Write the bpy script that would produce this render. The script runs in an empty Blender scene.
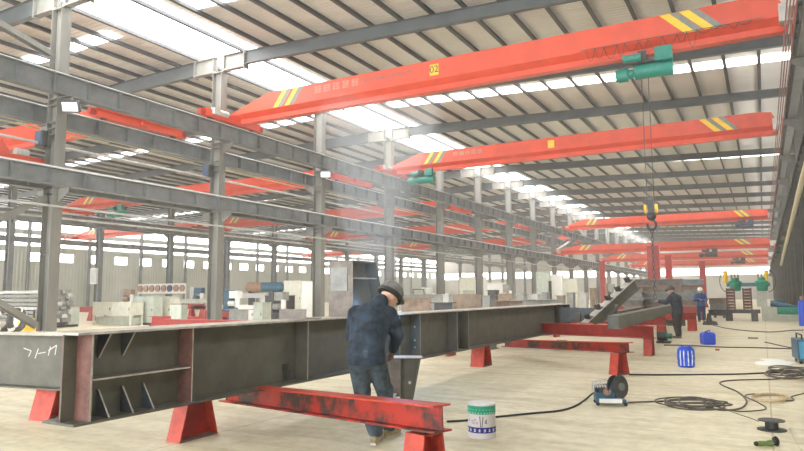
import bpy, bmesh, math, random
from mathutils import Vector, Matrix, Quaternion
random.seed(7)
SC = bpy.context.scene
COL = SC.collection
R = math.radians

# ------------------------------------------------------------------ camera
F_PX = 653.2
TH, PS, RO, CAM_H = R(5.998), R(28.80), R(-0.34), 1.55
fwd = Vector((-math.sin(PS)*math.cos(TH), math.cos(PS)*math.cos(TH), math.sin(TH)))
r0 = Vector((math.cos(PS), math.sin(PS), 0)); u0 = r0.cross(fwd)
rgt = r0*math.cos(RO) + u0*math.sin(RO); upv = rgt.cross(fwd)
CAM = Vector((0, 0, CAM_H))
cd = bpy.data.cameras.new('camera'); cam = bpy.data.objects.new('camera', cd); COL.objects.link(cam)
cd.sensor_width = 36; cd.lens = 36*F_PX/804; cd.clip_end = 600; cd.clip_start = 0.05
mw = Matrix((rgt, upv, -fwd)).transposed().to_4x4(); mw.translation = CAM
cam.matrix_world = mw
SC.camera = cam

def at(u, v, X=None, Y=None, Z=None):
    """measured point of the place: where the sight line of a photo pixel meets a plane"""
    r = fwd*F_PX + rgt*(u-402) - upv*(v-225.5)
    if X is not None: t = (X-CAM.x)/r.x
    elif Y is not None: t = (Y-CAM.y)/r.y
    else: t = (Z-CAM.z)/r.z
    return CAM + r*t

# ------------------------------------------------------------------ materials
MATS = {}
def mat(name, col, rough=.6, metal=0.0, var=.12, scale=6.0, dark=None, bump=0.0, emit=None, spec=.5, stretch=None):
    if name in MATS: return MATS[name]
    m = bpy.data.materials.new(name); m.use_nodes = True
    nt = m.node_tree; b = nt.nodes['Principled BSDF']
    b.inputs['Roughness'].default_value = rough; b.inputs['Metallic'].default_value = metal
    b.inputs['Specular IOR Level'].default_value = spec
    tc = nt.nodes.new('ShaderNodeTexCoord'); mp = nt.nodes.new('ShaderNodeMapping')
    nt.links.new(tc.outputs['Object'], mp.inputs['Vector'])
    if stretch: mp.inputs['Scale'].default_value = stretch
    n = nt.nodes.new('ShaderNodeTexNoise'); n.inputs['Scale'].default_value = scale; n.inputs['Detail'].default_value = 5
    n.inputs['Roughness'].default_value = .65
    nt.links.new(mp.outputs['Vector'], n.inputs['Vector'])
    rp = nt.nodes.new('ShaderNodeValToRGB')
    c2 = dark if dark else tuple(c*(1-var*1.6) for c in col)
    c1 = tuple(min(1, c*(1+var)) for c in col)
    rp.color_ramp.elements[0].position = .32; rp.color_ramp.elements[0].color = (*c2, 1)
    rp.color_ramp.elements[1].position = .66; rp.color_ramp.elements[1].color = (*c1, 1)
    nt.links.new(n.outputs['Fac'], rp.inputs['Fac']); nt.links.new(rp.outputs['Color'], b.inputs['Base Color'])
    if bump:
        bp = nt.nodes.new('ShaderNodeBump'); bp.inputs['Strength'].default_value = bump; bp.inputs['Distance'].default_value = .02
        nt.links.new(n.outputs['Fac'], bp.inputs['Height']); nt.links.new(bp.outputs['Normal'], b.inputs['Normal'])
    if emit:
        b.inputs['Emission Color'].default_value = (*emit[0], 1); b.inputs['Emission Strength'].default_value = emit[1]
    MATS[name] = m
    return m

def ribbed(name, col, axis, pitch, strength=.6, rough=.55, var=.06, stretch=None):
    """profiled steel sheet: ribs of the given pitch along one axis"""
    m = mat(name, col, rough, 0, var, .35, stretch=stretch)
    nt = m.node_tree; b = nt.nodes['Principled BSDF']
    tc = nt.nodes.new('ShaderNodeTexCoord'); w = nt.nodes.new('ShaderNodeTexWave')
    w.wave_type = 'BANDS'; w.bands_direction = axis; w.inputs['Scale'].default_value = .314/pitch
    nt.links.new(tc.outputs['Object'], w.inputs['Vector'])
    bp = nt.nodes.new('ShaderNodeBump'); bp.inputs['Strength'].default_value = strength; bp.inputs['Distance'].default_value = .04
    nt.links.new(w.outputs['Fac'], bp.inputs['Height']); nt.links.new(bp.outputs['Normal'], b.inputs['Normal'])
    return m

def lit(name, col, strength):
    m = bpy.data.materials.new(name); m.use_nodes = True; nt = m.node_tree
    nt.nodes.remove(nt.nodes['Principled BSDF'])
    e = nt.nodes.new('ShaderNodeEmission'); e.inputs['Strength'].default_value = strength
    tc = nt.nodes.new('ShaderNodeTexCoord'); n = nt.nodes.new('ShaderNodeTexNoise'); n.inputs['Scale'].default_value = .4
    rp = nt.nodes.new('ShaderNodeValToRGB')
    rp.color_ramp.elements[0].color = (*[c*.8 for c in col], 1); rp.color_ramp.elements[1].color = (*col, 1)
    nt.links.new(tc.outputs['Object'], n.inputs['Vector']); nt.links.new(n.outputs['Fac'], rp.inputs['Fac'])
    nt.links.new(rp.outputs['Color'], e.inputs['Color']); nt.links.new(e.outputs['Emission'], nt.nodes['Material Output'].inputs['Surface'])
    MATS[name] = m
    return m

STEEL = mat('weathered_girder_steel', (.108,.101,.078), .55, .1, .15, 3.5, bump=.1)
STEEL_TOP = mat('pale_cut_edge_and_lit_top', (.42,.39,.34), .5, .1, .2, 8)  # pale on cut edges; on top flanges it paints in light from above
PRIMER = mat('red_oxide_primer', (.17,.075,.06), .6, 0, .25, 9)
PLATE = mat('brown_steel_plate', (.20,.17,.145), .6, .1, .25, 5)
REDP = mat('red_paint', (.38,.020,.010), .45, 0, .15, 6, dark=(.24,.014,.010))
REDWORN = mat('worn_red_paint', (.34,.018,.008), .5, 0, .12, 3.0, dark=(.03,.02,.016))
REDLIT = mat('red_paint_lit_side', (.50,.050,.022), .55, 0, .15, 11, dark=(.33,.028,.014))  # lit copy of the red: light on stand sides and beam tops painted in
CRANE = mat('crane_orange_red', (.64,.068,.027), .42, 0, .08, 1.2)
COLGREY = mat('column_grey_paint', (.20,.195,.178), .55, 0, .14, 1.5, stretch=(1,1,.25))
RUNWAY = mat('runway_grey_paint', (.175,.187,.195), .5, 0, .18, 1.2)
RAFTER = mat('rafter_grey_paint', (.10,.112,.12), .55, 0, .12, 1.0)
PURLIN = mat('purlin_grey', (.045,.05,.055), .5, .1, .12, 1)
RAILM = mat('rail_glint_white', (.75,.75,.74), .4, .1, .08, 4)  # skylight glint on the rails painted in as a whitish base colour
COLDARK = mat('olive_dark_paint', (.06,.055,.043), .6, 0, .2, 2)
SHEET = ribbed('roof_sheet', (.66,.65,.63), 'Y', .25, .7)
SIDING = ribbed('wall_sheet', (.46,.475,.43), 'Y', .45, .9)
SIDINGX = ribbed('wall_sheet_far', (.55,.53,.50), 'X', .45, .6)
GREEN = mat('machine_green', (.02,.27,.17), .4, 0, .15, 6)
TEAL = mat('hoist_green', (.012,.20,.155), .4, 0, .12, 8)
BLUE = mat('blue_plastic', (.015,.07,.62), .35, 0, .1, 10)
BLUEPALE = mat('pale_blue_highlight', (.62,.70,.95), .3, 0, .3, 14)  # white highlights of the drum put into this streak colour
MBLUE = mat('machine_blue', (.02,.10,.17), .45, 0, .2, 8)
DKBLUE = mat('dark_blue_paint_and_light', (.03,.06,.12), .5, 0, .2, 8)
WHITE = mat('white_paint', (.75,.74,.72), .5, 0, .06, 8)
CREAM = mat('cream_cabinet_paint', (.60,.60,.51), .5, 0, .08, 4)
GREYG = mat('grey_green_cabinet', (.42,.46,.40), .5, 0, .12, 4)
LGREY = mat('light_grey_paint', (.48,.48,.46), .5, 0, .1, 4)
DGREY = mat('dark_grey_metal', (.06,.06,.06), .5, .3, .2, 9)
BLACK = mat('black_rubber', (.018,.018,.018), .55, 0, .2, 12)
CABLE = mat('grey_brown_cable', (.10,.08,.065), .6, 0, .2, 12)
YELLOW = mat('yellow_paint', (.85,.55,.03), .45, 0, .08, 8)
STRIPEG = mat('stripe_grey', (.22,.22,.20), .5, 0, .1, 8)
PALEY = mat('pale_yellow_bar', (.62,.56,.38), .45, 0, .1, 4)
TAN = mat('tan_rope', (.55,.42,.25), .8, 0, .2, 20)
COPPER = mat('copper_brown', (.34,.20,.13), .5, .2, .2, 5)
DENIM = mat('navy_denim', (.020,.034,.054), .85, 0, .5, 9, bump=.9)
TROUSER = mat('grey_blue_cotton', (.055,.075,.09), .9, 0, .35, 10, bump=.8)
SKIN = mat('skin', (.55,.32,.22), .5, 0, .08, 20)
HATM = mat('dark_helmet', (.15,.15,.14), .55, 0, .3, 12)
LEATHER = mat('brown_leather', (.18,.10,.055), .7, 0, .3, 16)
SHOE = mat('tan_shoe', (.36,.27,.15), .7, 0, .3, 16)
RUBBERSOLE = mat('pale_sole', (.5,.46,.38), .7, 0, .1, 16)
CHAINM = mat('chain_steel', (.09,.075,.07), .4, .6, .2, 20)
GLASSW = lit('daylit_window', (1,.99,.96), 2.6)
SKYL = lit('daylit_roof_panel', (1,.985,.95), 3.3)
LAMP = lit('lamp_panel', (1,.99,.95), .45)

MG_T = mat('tube_grey', (.24,.24,.23), .5, .2, .2, 3)
GUS = mat('blued_gusset_steel', (.07,.085,.10), .5, .1, .2, 6)
BR = mat('rust_brown_plate', (.27,.20,.15), .65, 0, .25, 4)
MG = mat('mid_grey_steel', (.28,.28,.26), .55, .1, .15, 4)
_r = [n for n in REDWORN.node_tree.nodes if n.type == 'VALTORGB'][0].color_ramp.elements
_r[0].position, _r[1].position = .41, .56
def floor_material():
    m = bpy.data.materials.new('concrete_floor'); m.use_nodes = True
    nt = m.node_tree; b = nt.nodes['Principled BSDF']; L = nt.links.new
    tc = nt.nodes.new('ShaderNodeTexCoord')
    def noise(s, d=6, st=None):
        n = nt.nodes.new('ShaderNodeTexNoise'); n.inputs['Scale'].default_value = s; n.inputs['Detail'].default_value = d
        n.inputs['Roughness'].default_value = .65
        if st:
            mp = nt.nodes.new('ShaderNodeMapping'); mp.inputs['Scale'].default_value = st
            L(tc.outputs['Object'], mp.inputs['Vector']); L(mp.outputs['Vector'], n.inputs['Vector'])
        else: L(tc.outputs['Object'], n.inputs['Vector'])
        return n
    def ramp(n, e):
        r = nt.nodes.new('ShaderNodeValToRGB')
        r.color_ramp.elements[0].position, r.color_ramp.elements[0].color = e[0][0], (*e[0][1], 1)
        r.color_ramp.elements[1].position, r.color_ramp.elements[1].color = e[1][0], (*e[1][1], 1)
        L(n.outputs['Fac'], r.inputs['Fac']); return r
    def mul(a, c, f=1.0):
        x = nt.nodes.new('ShaderNodeMix'); x.data_type = 'RGBA'; x.blend_type = 'MULTIPLY'; x.inputs[0].default_value = f
        L(a, x.inputs[6]); L(c, x.inputs[7]); return x.outputs[2]
    base = ramp(noise(.45), ((.3, (.73,.665,.485)), (.7, (.85,.785,.595))))
    fine = ramp(noise(6, 8), ((.3, (.80,.79,.76)), (.6, (1,1,1))))
    stain = ramp(noise(.22, 7, (1.0,2.2,1)), ((.30, (.78,.75,.69)), (.45, (1,1,1))))
    streak = ramp(noise(1.2, 5, (.5,2.6,1)), ((.36, (.79,.76,.70)), (.54, (1,1,1))))
    c = mul(base.outputs['Color'], fine.outputs['Color']); c = mul(c, stain.outputs['Color'], .8); c = mul(c, streak.outputs['Color'], .8)
    # saw-cut joints every 6 m
    br = nt.nodes.new('ShaderNodeTexBrick'); br.offset = 0; br.inputs['Scale'].default_value = 1
    br.inputs['Brick Width'].default_value = 5.5; br.inputs['Row Height'].default_value = 4.0; br.inputs['Mortar Size'].default_value = .010
    br.inputs['Color1'].default_value = br.inputs['Color2'].default_value = (1,1,1,1); br.inputs['Mortar'].default_value = (.62,.58,.52,1)
    L(tc.outputs['Object'], br.inputs['Vector'])
    c = mul(c, br.outputs['Color'], .8)
    L(c, b.inputs['Base Color']); b.inputs['Roughness'].default_value = .55; b.inputs['Specular IOR Level'].default_value = .35
    return m

# ------------------------------------------------------------------ mesh builder
class MB:
    def __init__(s): s.bm = bmesh.new()
    def _f(s, vs, m):
        try:
            f = s.bm.faces.new(vs); f.material_index = m
        except ValueError: pass
    def box(s, x0, x1, y0, y1, z0, z1, m=0, M=None):
        P = [Vector((x, y, z)) for z in (z0, z1) for y in (y0, y1) for x in (x0, x1)]
        if M is not None: P = [M @ p for p in P]
        v = [s.bm.verts.new(p) for p in P]
        for q in ((0,2,3,1),(4,5,7,6),(0,1,5,4),(2,6,7,3),(0,4,6,2),(1,3,7,5)): s._f([v[i] for i in q], m)
        return s
    def bar(s, a, b, w, h, m=0, up=(0,0,1)):
        """rectangular bar from a to b"""
        a, b = Vector(a), Vector(b); d = (b-a); n = d.length; d.normalize()
        u = Vector(up)
        if abs(d.dot(u)) > .98: u = Vector((1,0,0))
        x = d.cross(u).normalized(); y = x.cross(d)
        M = Matrix((x, d, y)).transposed().to_4x4(); M.translation = a
        return s.box(-w/2, w/2, 0, n, -h/2, h/2, m, M)
    def rings(s, rs, m=0, caps=True, closed=True):
        rows = [[s.bm.verts.new(p) for p in r] for r in rs]
        n = len(rows[0])
        for a, b in zip(rows, rows[1:]):
            for i in range(n if closed else n-1):
                j = (i+1) % n; s._f([a[i], a[j], b[j], b[i]], m)
        if caps and closed:
            s._f(list(reversed(rows[0])), m); s._f(rows[-1], m)
        return s
    def prism(s, prof, axis, a, b, m=0):
        """profile extruded along an axis; prof in the other two axes' order"""
        def mk(p, t):
            return (t, p[0], p[1]) if axis == 'x' else (p[0], t, p[1]) if axis == 'y' else (p[0], p[1], t)
        return s.rings([[mk(p, a) for p in prof], [mk(p, b) for p in prof]], m)
    def cyl(s, a, b, r, n=16, m=0, r2=None, caps=True):
        a, b = Vector(a), Vector(b); d = (b-a).normalized()
        u = Vector((0,0,1)) if abs(d.z) < .9 else Vector((1,0,0))
        x = d.cross(u).normalized(); y = d.cross(x)
        r2 = r if r2 is None else r2
        def ring(c, q): return [c + (x*math.cos(2*math.pi*i/n)+y*math.sin(2*math.pi*i/n))*q for i in range(n)]
        return s.rings([ring(a, r), ring(b, r2)], m, caps)
    def lathe(s, prof, n=24, m=0, c=(0,0,0), axis='z', mats=None):
        rows = []
        for r, z in prof:
            row = []
            for i in range(n):
                A = 2*math.pi*i/n; p = (r*math.cos(A), r*math.sin(A), z)
                if axis == 'x': p = (z, p[0], p[1])
                elif axis == 'y': p = (p[0], z, p[1])
                row.append(Vector(p)+Vector(c))
            rows.append(row)
        return s.rings(rows, m)
    def tube(s, pts, r, n=6, m=0):
        pts = [Vector(p) for p in pts]; rs = []; px = None
        for i, p in enumerate(pts):
            d = (pts[min(i+1, len(pts)-1)] - pts[max(i-1, 0)]).normalized()
            u = Vector((0,0,1)) if abs(d.z) < .9 else Vector((1,0,0))
            x = d.cross(u).normalized() if px is None else (px - d*px.dot(d)).normalized()
            px = x; y = d.cross(x)
            rs.append([p+(x*math.cos(2*math.pi*k/n)+y*math.sin(2*math.pi*k/n))*r for k in range(n)])
        return s.rings(rs, m)
    def ell(s, c, rx, ry, rz, n=14, m=0, M=None):
        rs = []
        for i in range(1, n):
            t = math.pi*i/n
            row = [Vector((rx*math.sin(t)*math.cos(2*math.pi*k/n), ry*math.sin(t)*math.sin(2*math.pi*k/n), -rz*math.cos(t))) for k in range(n)]
            if M is not None: row = [M @ p for p in row]
            rs.append([p+Vector(c) for p in row])
        return s.rings(rs, m)
    def hbeam(s, a, b, h, w, tf=.02, tw=.014, m=0, mt=None):
        """I section lying from a to b, web upright (a, b on the axis of the section's bottom)"""
        a, b = Vector(a), Vector(b); d = (b-a).normalized()
        x = d.cross(Vector((0,0,1))).normalized(); z = x.cross(d)
        M = Matrix((x, d, z)).transposed().to_4x4(); M.translation = a; n = (b-a).length
        s.box(-w/2, w/2, 0, n, 0, tf, m, M); s.box(-w/2, w/2, 0, n, h-tf, h, m if mt is None else mt, M)
        s.box(-tw/2, tw/2, 0, n, tf, h-tf, m, M)
        return s
    def build(s, name, mats, parent=None, loc=None, smooth=False, bevel=0):
        bmesh.ops.recalc_face_normals(s.bm, faces=s.bm.faces)
        me = bpy.data.meshes.new(name)
        s.bm.to_mesh(me); s.bm.free()
        for m in (mats if isinstance(mats, (list, tuple)) else [mats]): me.materials.append(m)
        if smooth:
            for p in me.polygons: p.use_smooth = True
        o = bpy.data.objects.new(name, me); COL.objects.link(o)
        if parent: o.parent = parent
        if loc is not None: o.location = loc
        if bevel:
            b = o.modifiers.new('edge', 'BEVEL'); b.width = bevel; b.segments = 2; b.limit_method = 'ANGLE'
        if smooth:
            e = o.modifiers.new('smooth', 'EDGE_SPLIT'); e.split_angle = R(40)
        return o

def tag(o, label=None, cat=None, group=None, kind=None):
    if label: o['label'] = label
    if cat: o['category'] = cat
    if group: o['group'] = group
    if kind: o['kind'] = kind
    return o
def thing(name, label, cat, loc=(0,0,0), rz=0, group=None):
    o = bpy.data.objects.new(name, None); COL.objects.link(o); o.empty_display_size = .2
    o.location = loc; o.rotation_euler = (0, 0, rz)
    return tag(o, label, cat, group)
def struct(o): o['kind'] = 'structure'; return o
def dup(o, loc=None, label=None):
    c = o.copy(); COL.objects.link(c)
    if loc is not None: c.location = loc
    if label: c['label'] = label
    for ch in o.children:
        k = ch.copy(); COL.objects.link(k); k.parent = c
        for g in ch.children:
            q = g.copy(); COL.objects.link(q); q.parent = k
    return c

# ------------------------------------------------------------------ the hall
AX, BX, RX, WX = -22.0, -52.0, 2.05, -76.0     # column rows and the left wall
D0, SP = 14.2, 8.0
Y0, Y1 = -17.8, 158.2
ys = [D0+SP*n for n in range(-4, 19)]
def zr(x): return 13.1 - (.037*(x-AX) if x > AX else .024*(AX-x))

fl = MB().box(WX-.3, 3.2, Y0-8, Y1+.3, -.2, 0); struct(fl.build('floor', floor_material()))
# roof sheet left and right of the ridge; the skylights are panes set under the sheet
c = MB()
xs = [WX-.2, AX, 3.4]
for a, b in zip(xs, xs[1:]):
    c.rings([[(a, Y0, zr(a)), (a, Y1, zr(a)), (a, Y1, zr(a)+.08), (a, Y0, zr(a)+.08)], [(b, Y0, zr(b)), (b, Y1, zr(b)), (b, Y1, zr(b)+.08), (b, Y0, zr(b)+.08)]])
struct(c.build('ceiling', SHEET))
wn = [0]
def window(x0, x1, y0, y1, z0, z1, sx=False, material=None, frame=True):
    wn[0] += 1
    o = struct(MB().box(x0, x1, y0, y1, z0, z1).build('window_%d' % wn[0], material or GLASSW))
    return o
def roof_pane(x0, x1, y0, y1):
    wn[0] += 1
    def q(x, y, d): return (x, y, zr(x)-d)
    m = MB().rings([[q(x0,y0,.05), q(x0,y1,.05), q(x0,y1,.02), q(x0,y0,.02)], [q(x1,y0,.05), q(x1,y1,.05), q(x1,y1,.02), q(x1,y0,.02)]])
    return struct(m.build('window_%d' % wn[0], SKYL))
roof_pane(-23.6, AX, Y0+1, Y1-1); roof_pane(AX, -20.1, Y0+1, Y1-1)       # ridge light
for yc in (17.6, 33.6, 57.5, 81.5, 105.5, 129.5):
    roof_pane(-19.2, 2.5, yc-.5, yc+.5)
for yc in (18.2, 33.6, 57.5, 81.5, 105.5, 129.5):
    roof_pane(-50, -24.4, yc-.36, yc+.36); roof_pane(-75, -53, yc+1.5, yc+2.5)

# purlins along the hall
x = -75.2; pi = 0; px_list = []
while x < 2.6:
    if abs(x-AX) > .3: px_list.append(x)
    x += 1.40
pm = MB(); pm.box(-.02, .02, Y0, Y1, -.22, -.055); pm.box(-.075, .075, Y0, Y1, -.235, -.22)
p0 = struct(pm.build('purlin', PURLIN))
for k, x in enumerate(px_list):
    p = p0 if k == 0 else dup(p0)
    p.location = (x, 0, zr(x))
# rafters: tapered I girders on every column line, with bolted haunches at the middle row and fly braces
def rafter(x0, x1, d0, d1, tf=.025):
    m = MB(); n = max(2, int(abs(x1-x0)/7)+1)
    def top(x): return zr(x)-.235
    X = [x0+(x1-x0)*i/n for i in range(n+1)]; D = [d0+(d1-d0)*i/n for i in range(n+1)]
    for (xa, xb, da, db) in zip(X, X[1:], D, D[1:]):
        for (w, ta, tb, ba, bb) in ((.20, 0, 0, tf, tf), (.02, tf, tf, da-tf, db-tf), (.24, da-tf, db-tf, da, db)):
            m.rings([[(xa, -w/2, top(xa)-ta), (xa, w/2, top(xa)-ta), (xa, w/2, top(xa)-ba), (xa, -w/2, top(xa)-ba)],
                     [(xb, -w/2, top(xb)-tb), (xb, w/2, top(xb)-tb), (xb, w/2, top(xb)-bb), (xb, -w/2, top(xb)-bb)]])
    for xx in px_list:                       # fly braces from the bottom flange to every second purlin
        k = px_list.index(xx)
        if min(x0, x1)+1.5 < xx < max(x0, x1)-1 and k % 2 == 0:
            t = (xx-x0)/(x1-x0); d = d0+(d1-d0)*t
            m.bar((xx, .05, top(xx)-d+.05), (xx, .75, top(xx)+.02), .05, .05)
    return m
rr = struct(rafter(AX+1.6, RX+.3, .62, .42).build('rafter', RAFTER))
rl = struct(rafter(AX-1.6, BX+.3, .70, .50).build('rafter', RAFTER))
rw = struct(rafter(BX-.3, WX+.2, .55, .45).build('rafter', RAFTER))
hm = MB()
for sgn in (1, -1):
    a, b = AX+sgn*.2, AX+sgn*1.6
    ta, tb = zr(a)-.235, zr(b)-.235
    for (w, u0_, u1_) in ((.26, 0, .03), (.03, .03, .72), (.28, .72, .75)):
        hm.rings([[(a, -w/2, ta-u0_), (a, w/2, ta-u0_), (a, w/2, ta-u1_-.05), (a, -w/2, ta-u1_-.05)], [(b, -w/2, tb-u0_), (b, w/2, tb-u0_), (b, w/2, tb-u1_), (b, -w/2, tb-u1_)]])
    hm.box(min(b, b-.03*sgn), max(b, b-.03*sgn)+.03, -.16, .16, tb-.84, tb+.04)
    for zz in (.1, .25, .5, .65):
        for yy in (-.09, .09): hm.cyl((b-.09*sgn, yy, tb-zz), (b+.09*sgn, yy, tb-zz), .02, 6)
    hm.box(min(AX+sgn*.34, AX+sgn*.31), max(AX+sgn*.34, AX+sgn*.31), -.14, .14, ta-.75, ta)
hm.box(AX-.34, AX+.34, -.16, .16, 12.0, 12.04)
hh = struct(hm.build('rafter_haunch', COLGREY))
for k, y in enumerate(ys):
    for o in (rr, rl, rw, hh):
        p = o if k == 0 else dup(o)
        p.location = (0, y, 0)

# columns: row A double tier with crane brackets, row B, right row, wall posts
def h_col(m, x, hd, w, z0, z1, tf=.022, tw=.014, mm=0):
    m.box(x-hd/2, x-hd/2+tf, -w/2, w/2, z0, z1, mm); m.box(x+hd/2-tf, x+hd/2, -w/2, w/2, z0, z1, mm)
    m.box(x-hd/2+tf, x+hd/2-tf, -tw/2, tw/2, z0, z1, mm)
RU, RLW, RBK, RB = 9.43, 6.06, 8.48, 8.50        # rail heights: front upper, front lower, back upper, row B
ca = MB(); h_col(ca, AX, .56, .40, 0, 12.0)
ca.box(AX-.5, AX+.5, -.35, .35, 0, .04)
for zt, s in ((RU-.81, 1), (RLW-.67, 1), (RLW-.67, -1), (RBK-.71, -1)):
    ca.box(*sorted((AX+.28*s, AX+.92*s)), -.17, .17, zt-.03, zt)
    ca.prism([(AX+.28*s, zt-.03), (AX+.90*s, zt-.03), (AX+.90*s, zt-.20), (AX+.28*s, zt-.55)], 'y', -.012, .012)
    for zz in (zt-.25, zt-.02): ca.box(AX-.26, AX+.26, -.19, .19, zz, zz+.02)
for zz in (3.0, 7.3): ca.box(AX-.26, AX+.26, -.19, .19, zz, zz+.02)
ca = struct(ca.build('column', COLGREY))
cb = MB(); h_col(cb, BX, .55, .40, 0, 11.8); cb.box(BX-.5, BX+.5, -.35, .35, 0, .04)
cb.box(BX-.9, BX+.9, -.2, .2, RB-.9, RB-.86); cb.prism([(BX-.28, RB-.9), (BX-.9, RB-.9), (BX-.9, RB-1.0), (BX-.28, RB-1.2)], 'y', -.02, .02)
cb.prism([(BX+.28, RB-.9), (BX+.9, RB-.9), (BX+.9, RB-1.0), (BX+.28, RB-1.2)], 'y', -.02, .02)
cb = struct(cb.build('column', RUNWAY))
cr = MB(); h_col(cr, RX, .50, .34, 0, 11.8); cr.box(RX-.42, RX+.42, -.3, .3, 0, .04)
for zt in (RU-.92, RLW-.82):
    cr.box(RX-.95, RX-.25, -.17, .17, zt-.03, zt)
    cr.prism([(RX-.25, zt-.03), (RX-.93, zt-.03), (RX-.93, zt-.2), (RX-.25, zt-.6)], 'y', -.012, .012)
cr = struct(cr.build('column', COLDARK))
cw = MB(); h_col(cw, WX+.35, .35, .25, 0, 11.4); cw = struct(cw.build('column', RUNWAY))
for k, y in enumerate(ys):
    for o in (ca, cb, cr, cw):
        p = o if k == 0 else dup(o)
        p.location = (0, y, 0)

# crane runway beams, one per line, with web stiffeners and a rail on top
def runway(x, zt, h, w=.34, st=1.33, mt=None, seg=True):
    m = MB(); a, b = Y0+.5, Y1-.5; t = zt-.09
    m.box(-w/2, w/2, a, b, t-.025, t); m.box(-w/2*.85, w/2*.85, a, b, t-h, t-h+.025); m.box(-.008, .008, a, b, t-h+.025, t-.025)
    y = a+.3
    while y < b:
        m.box(-w/2*.85, w/2*.85, y-.006, y+.006, t-h+.08, t-.025); y += st
    o = struct(m.build('runway_beam', mt or RUNWAY, loc=(x, 0, 0)))
    r = MB(); r.box(-.055, .055, a, b, t, t+.03); r.box(-.035, .035, a, b, t+.03, zt)
    struct(r.build('rail', RAILM, o))
    return o
runway(AX+.62, RU, .72, .40); runway(AX+.62, RLW, .58, .40); runway(AX-.62, RLW, .58, .40)
runway(AX-.62, RBK, .62, .40); runway(BX+.65, RB, .76); runway(BX-.65, RB, .76)
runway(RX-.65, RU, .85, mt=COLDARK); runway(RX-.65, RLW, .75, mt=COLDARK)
runway(WX+1.0, RB, .6)
# cross stays and walkway tie along row A between the tiers
for (x, z, r) in ((AX-.34, 7.0, .05), (AX+.34, 4.7, .04), (AX-.5, 4.4, .04)):
    struct(MB().tube([(x, Y0+1, z), (x, Y1-1, z)], r, 8).build('tie_pipe', LGREY))
for a, b in (((AX, D0-.3, .5), (AX, D0-SP+.3, 5.0)), ((AX, D0-.3, 5.0), (AX, D0-SP+.3, .6)), ((AX, D0-.3, 10.2), (AX, D0-SP+.3, 12.0))):
    m = MB(); m.bar(a, b, .26, .012); m.bar(Vector(a)+Vector((-.13,0,0)), Vector(b)+Vector((-.13,0,0)), .014, .2); m.bar(Vector(a)+Vector((.13,0,0)), Vector(b)+Vector((.13,0,0)), .014, .2)
    struct(m.build('brace', COLGREY))
for a, b in (((AX, D0+8*SP+.3, 6.6), (AX, D0+9*SP-.3, 8.3)), ((AX, D0+9*SP+.3, 12.0), (AX, D0+10*SP-.3, 9.6))):
    struct(MB().bar(a, b, .2, .2).build('brace', LGREY))
# braces of the right row, seen edge-on above the walkway
for n in (1, 3, 5, 7, 9):
    y = D0+n*SP
    m = MB(); m.bar((RX, y+.2, 9.2), (RX, y+SP-.2, 6.2), .16, .16); m.bar((RX, y+.2, 5.4), (RX, y+SP-.2, .6), .16, .16)
    struct(m.build('brace', COLDARK))
# conductor bars for the left aisle cranes, on insulator arms
for k in range(4):
    z = 8.10-.13*k
    tag(MB().box(AX-.98-.05*k, AX-.94-.05*k, Y0+1, Y1-2, z-.025, z+.025).build('conductor_bar', PALEY),
        'pale conductor bar strung below the rear runway, %s of four' % ('topmost', 'second from the top', 'third from the top', 'lowest')[k], 'conductor bar', 'conductor bars of the left aisle')
# conductor ladder hanging beside the right runway
for k in range(4):
    x = .88+.07*k
    tag(MB().box(x-.015, x+.015, Y0+1, Y1-2, RU-1.0, RU-.94).build('conductor_bar', PRIMER),
        'red conductor bar along the right runway, %s' % ('farthest from the columns', 'second out from the aisle', 'third out from the aisle', 'closest to the columns')[k], 'conductor bar', 'conductor bars of the right runway')

# walls
wl = MB(); xa, xb = WX-.15, WX
for z0, z1 in ((0, 5.65), (6.75, 7.5), (8.85, 9.45), (11.3, 11.85)): wl.box(xa, xb, Y0, Y1, z0, z1)
wl.box(xb, xb+.05, Y0, Y1, 5.62, 5.70); wl.box(xb, xb+.04, Y0, Y1, 3.2, 3.26); wl.box(xb, xb+.08, Y0, Y1, 7.1, 7.2)
y = Y0
while y < Y1:
    wl.box(xa, xb, y+2.0, min(y+4.0, Y1), 5.65, 6.75); y += 4.0
struct(wl.build('wall_left', SIDING))
window(xa+.03, xa+.06, Y0, Y1, 5.65, 6.75); window(xa+.03, xa+.06, Y0, Y1, 7.5, 8.85); window(xa+.03, xa+.06, Y0, Y1, 9.45, 11.3)
mull = MB()
for z0, z1 in ((7.5, 8.85), (9.45, 11.3)):
    y = Y0
    while y < Y1: mull.box(xa+.07, xb+.02, y-.05, y+.05, z0, z1); y += 8.0
struct(mull.build('trim_1', LGREY))
wf = MB()
for z0, z1 in ((0, 5.3), (6.8, 12.95)): wf.box(WX, 3.1, Y1, Y1+.15, z0, z1)
struct(wf.build('wall_back', SIDINGX)); window(WX, 3.1, Y1+.05, Y1+.09, 5.3, 6.8)
wr = MB(); wr.box(2.95, 3.1, Y0, Y1, 0, 6.9); wr.box(2.95, 3.1, Y0, Y1, 8.6, 12.3)
struct(wr.build('wall_right', SIDING)); window(3.01, 3.05, Y0, Y1, 6.9, 8.6)

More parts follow.
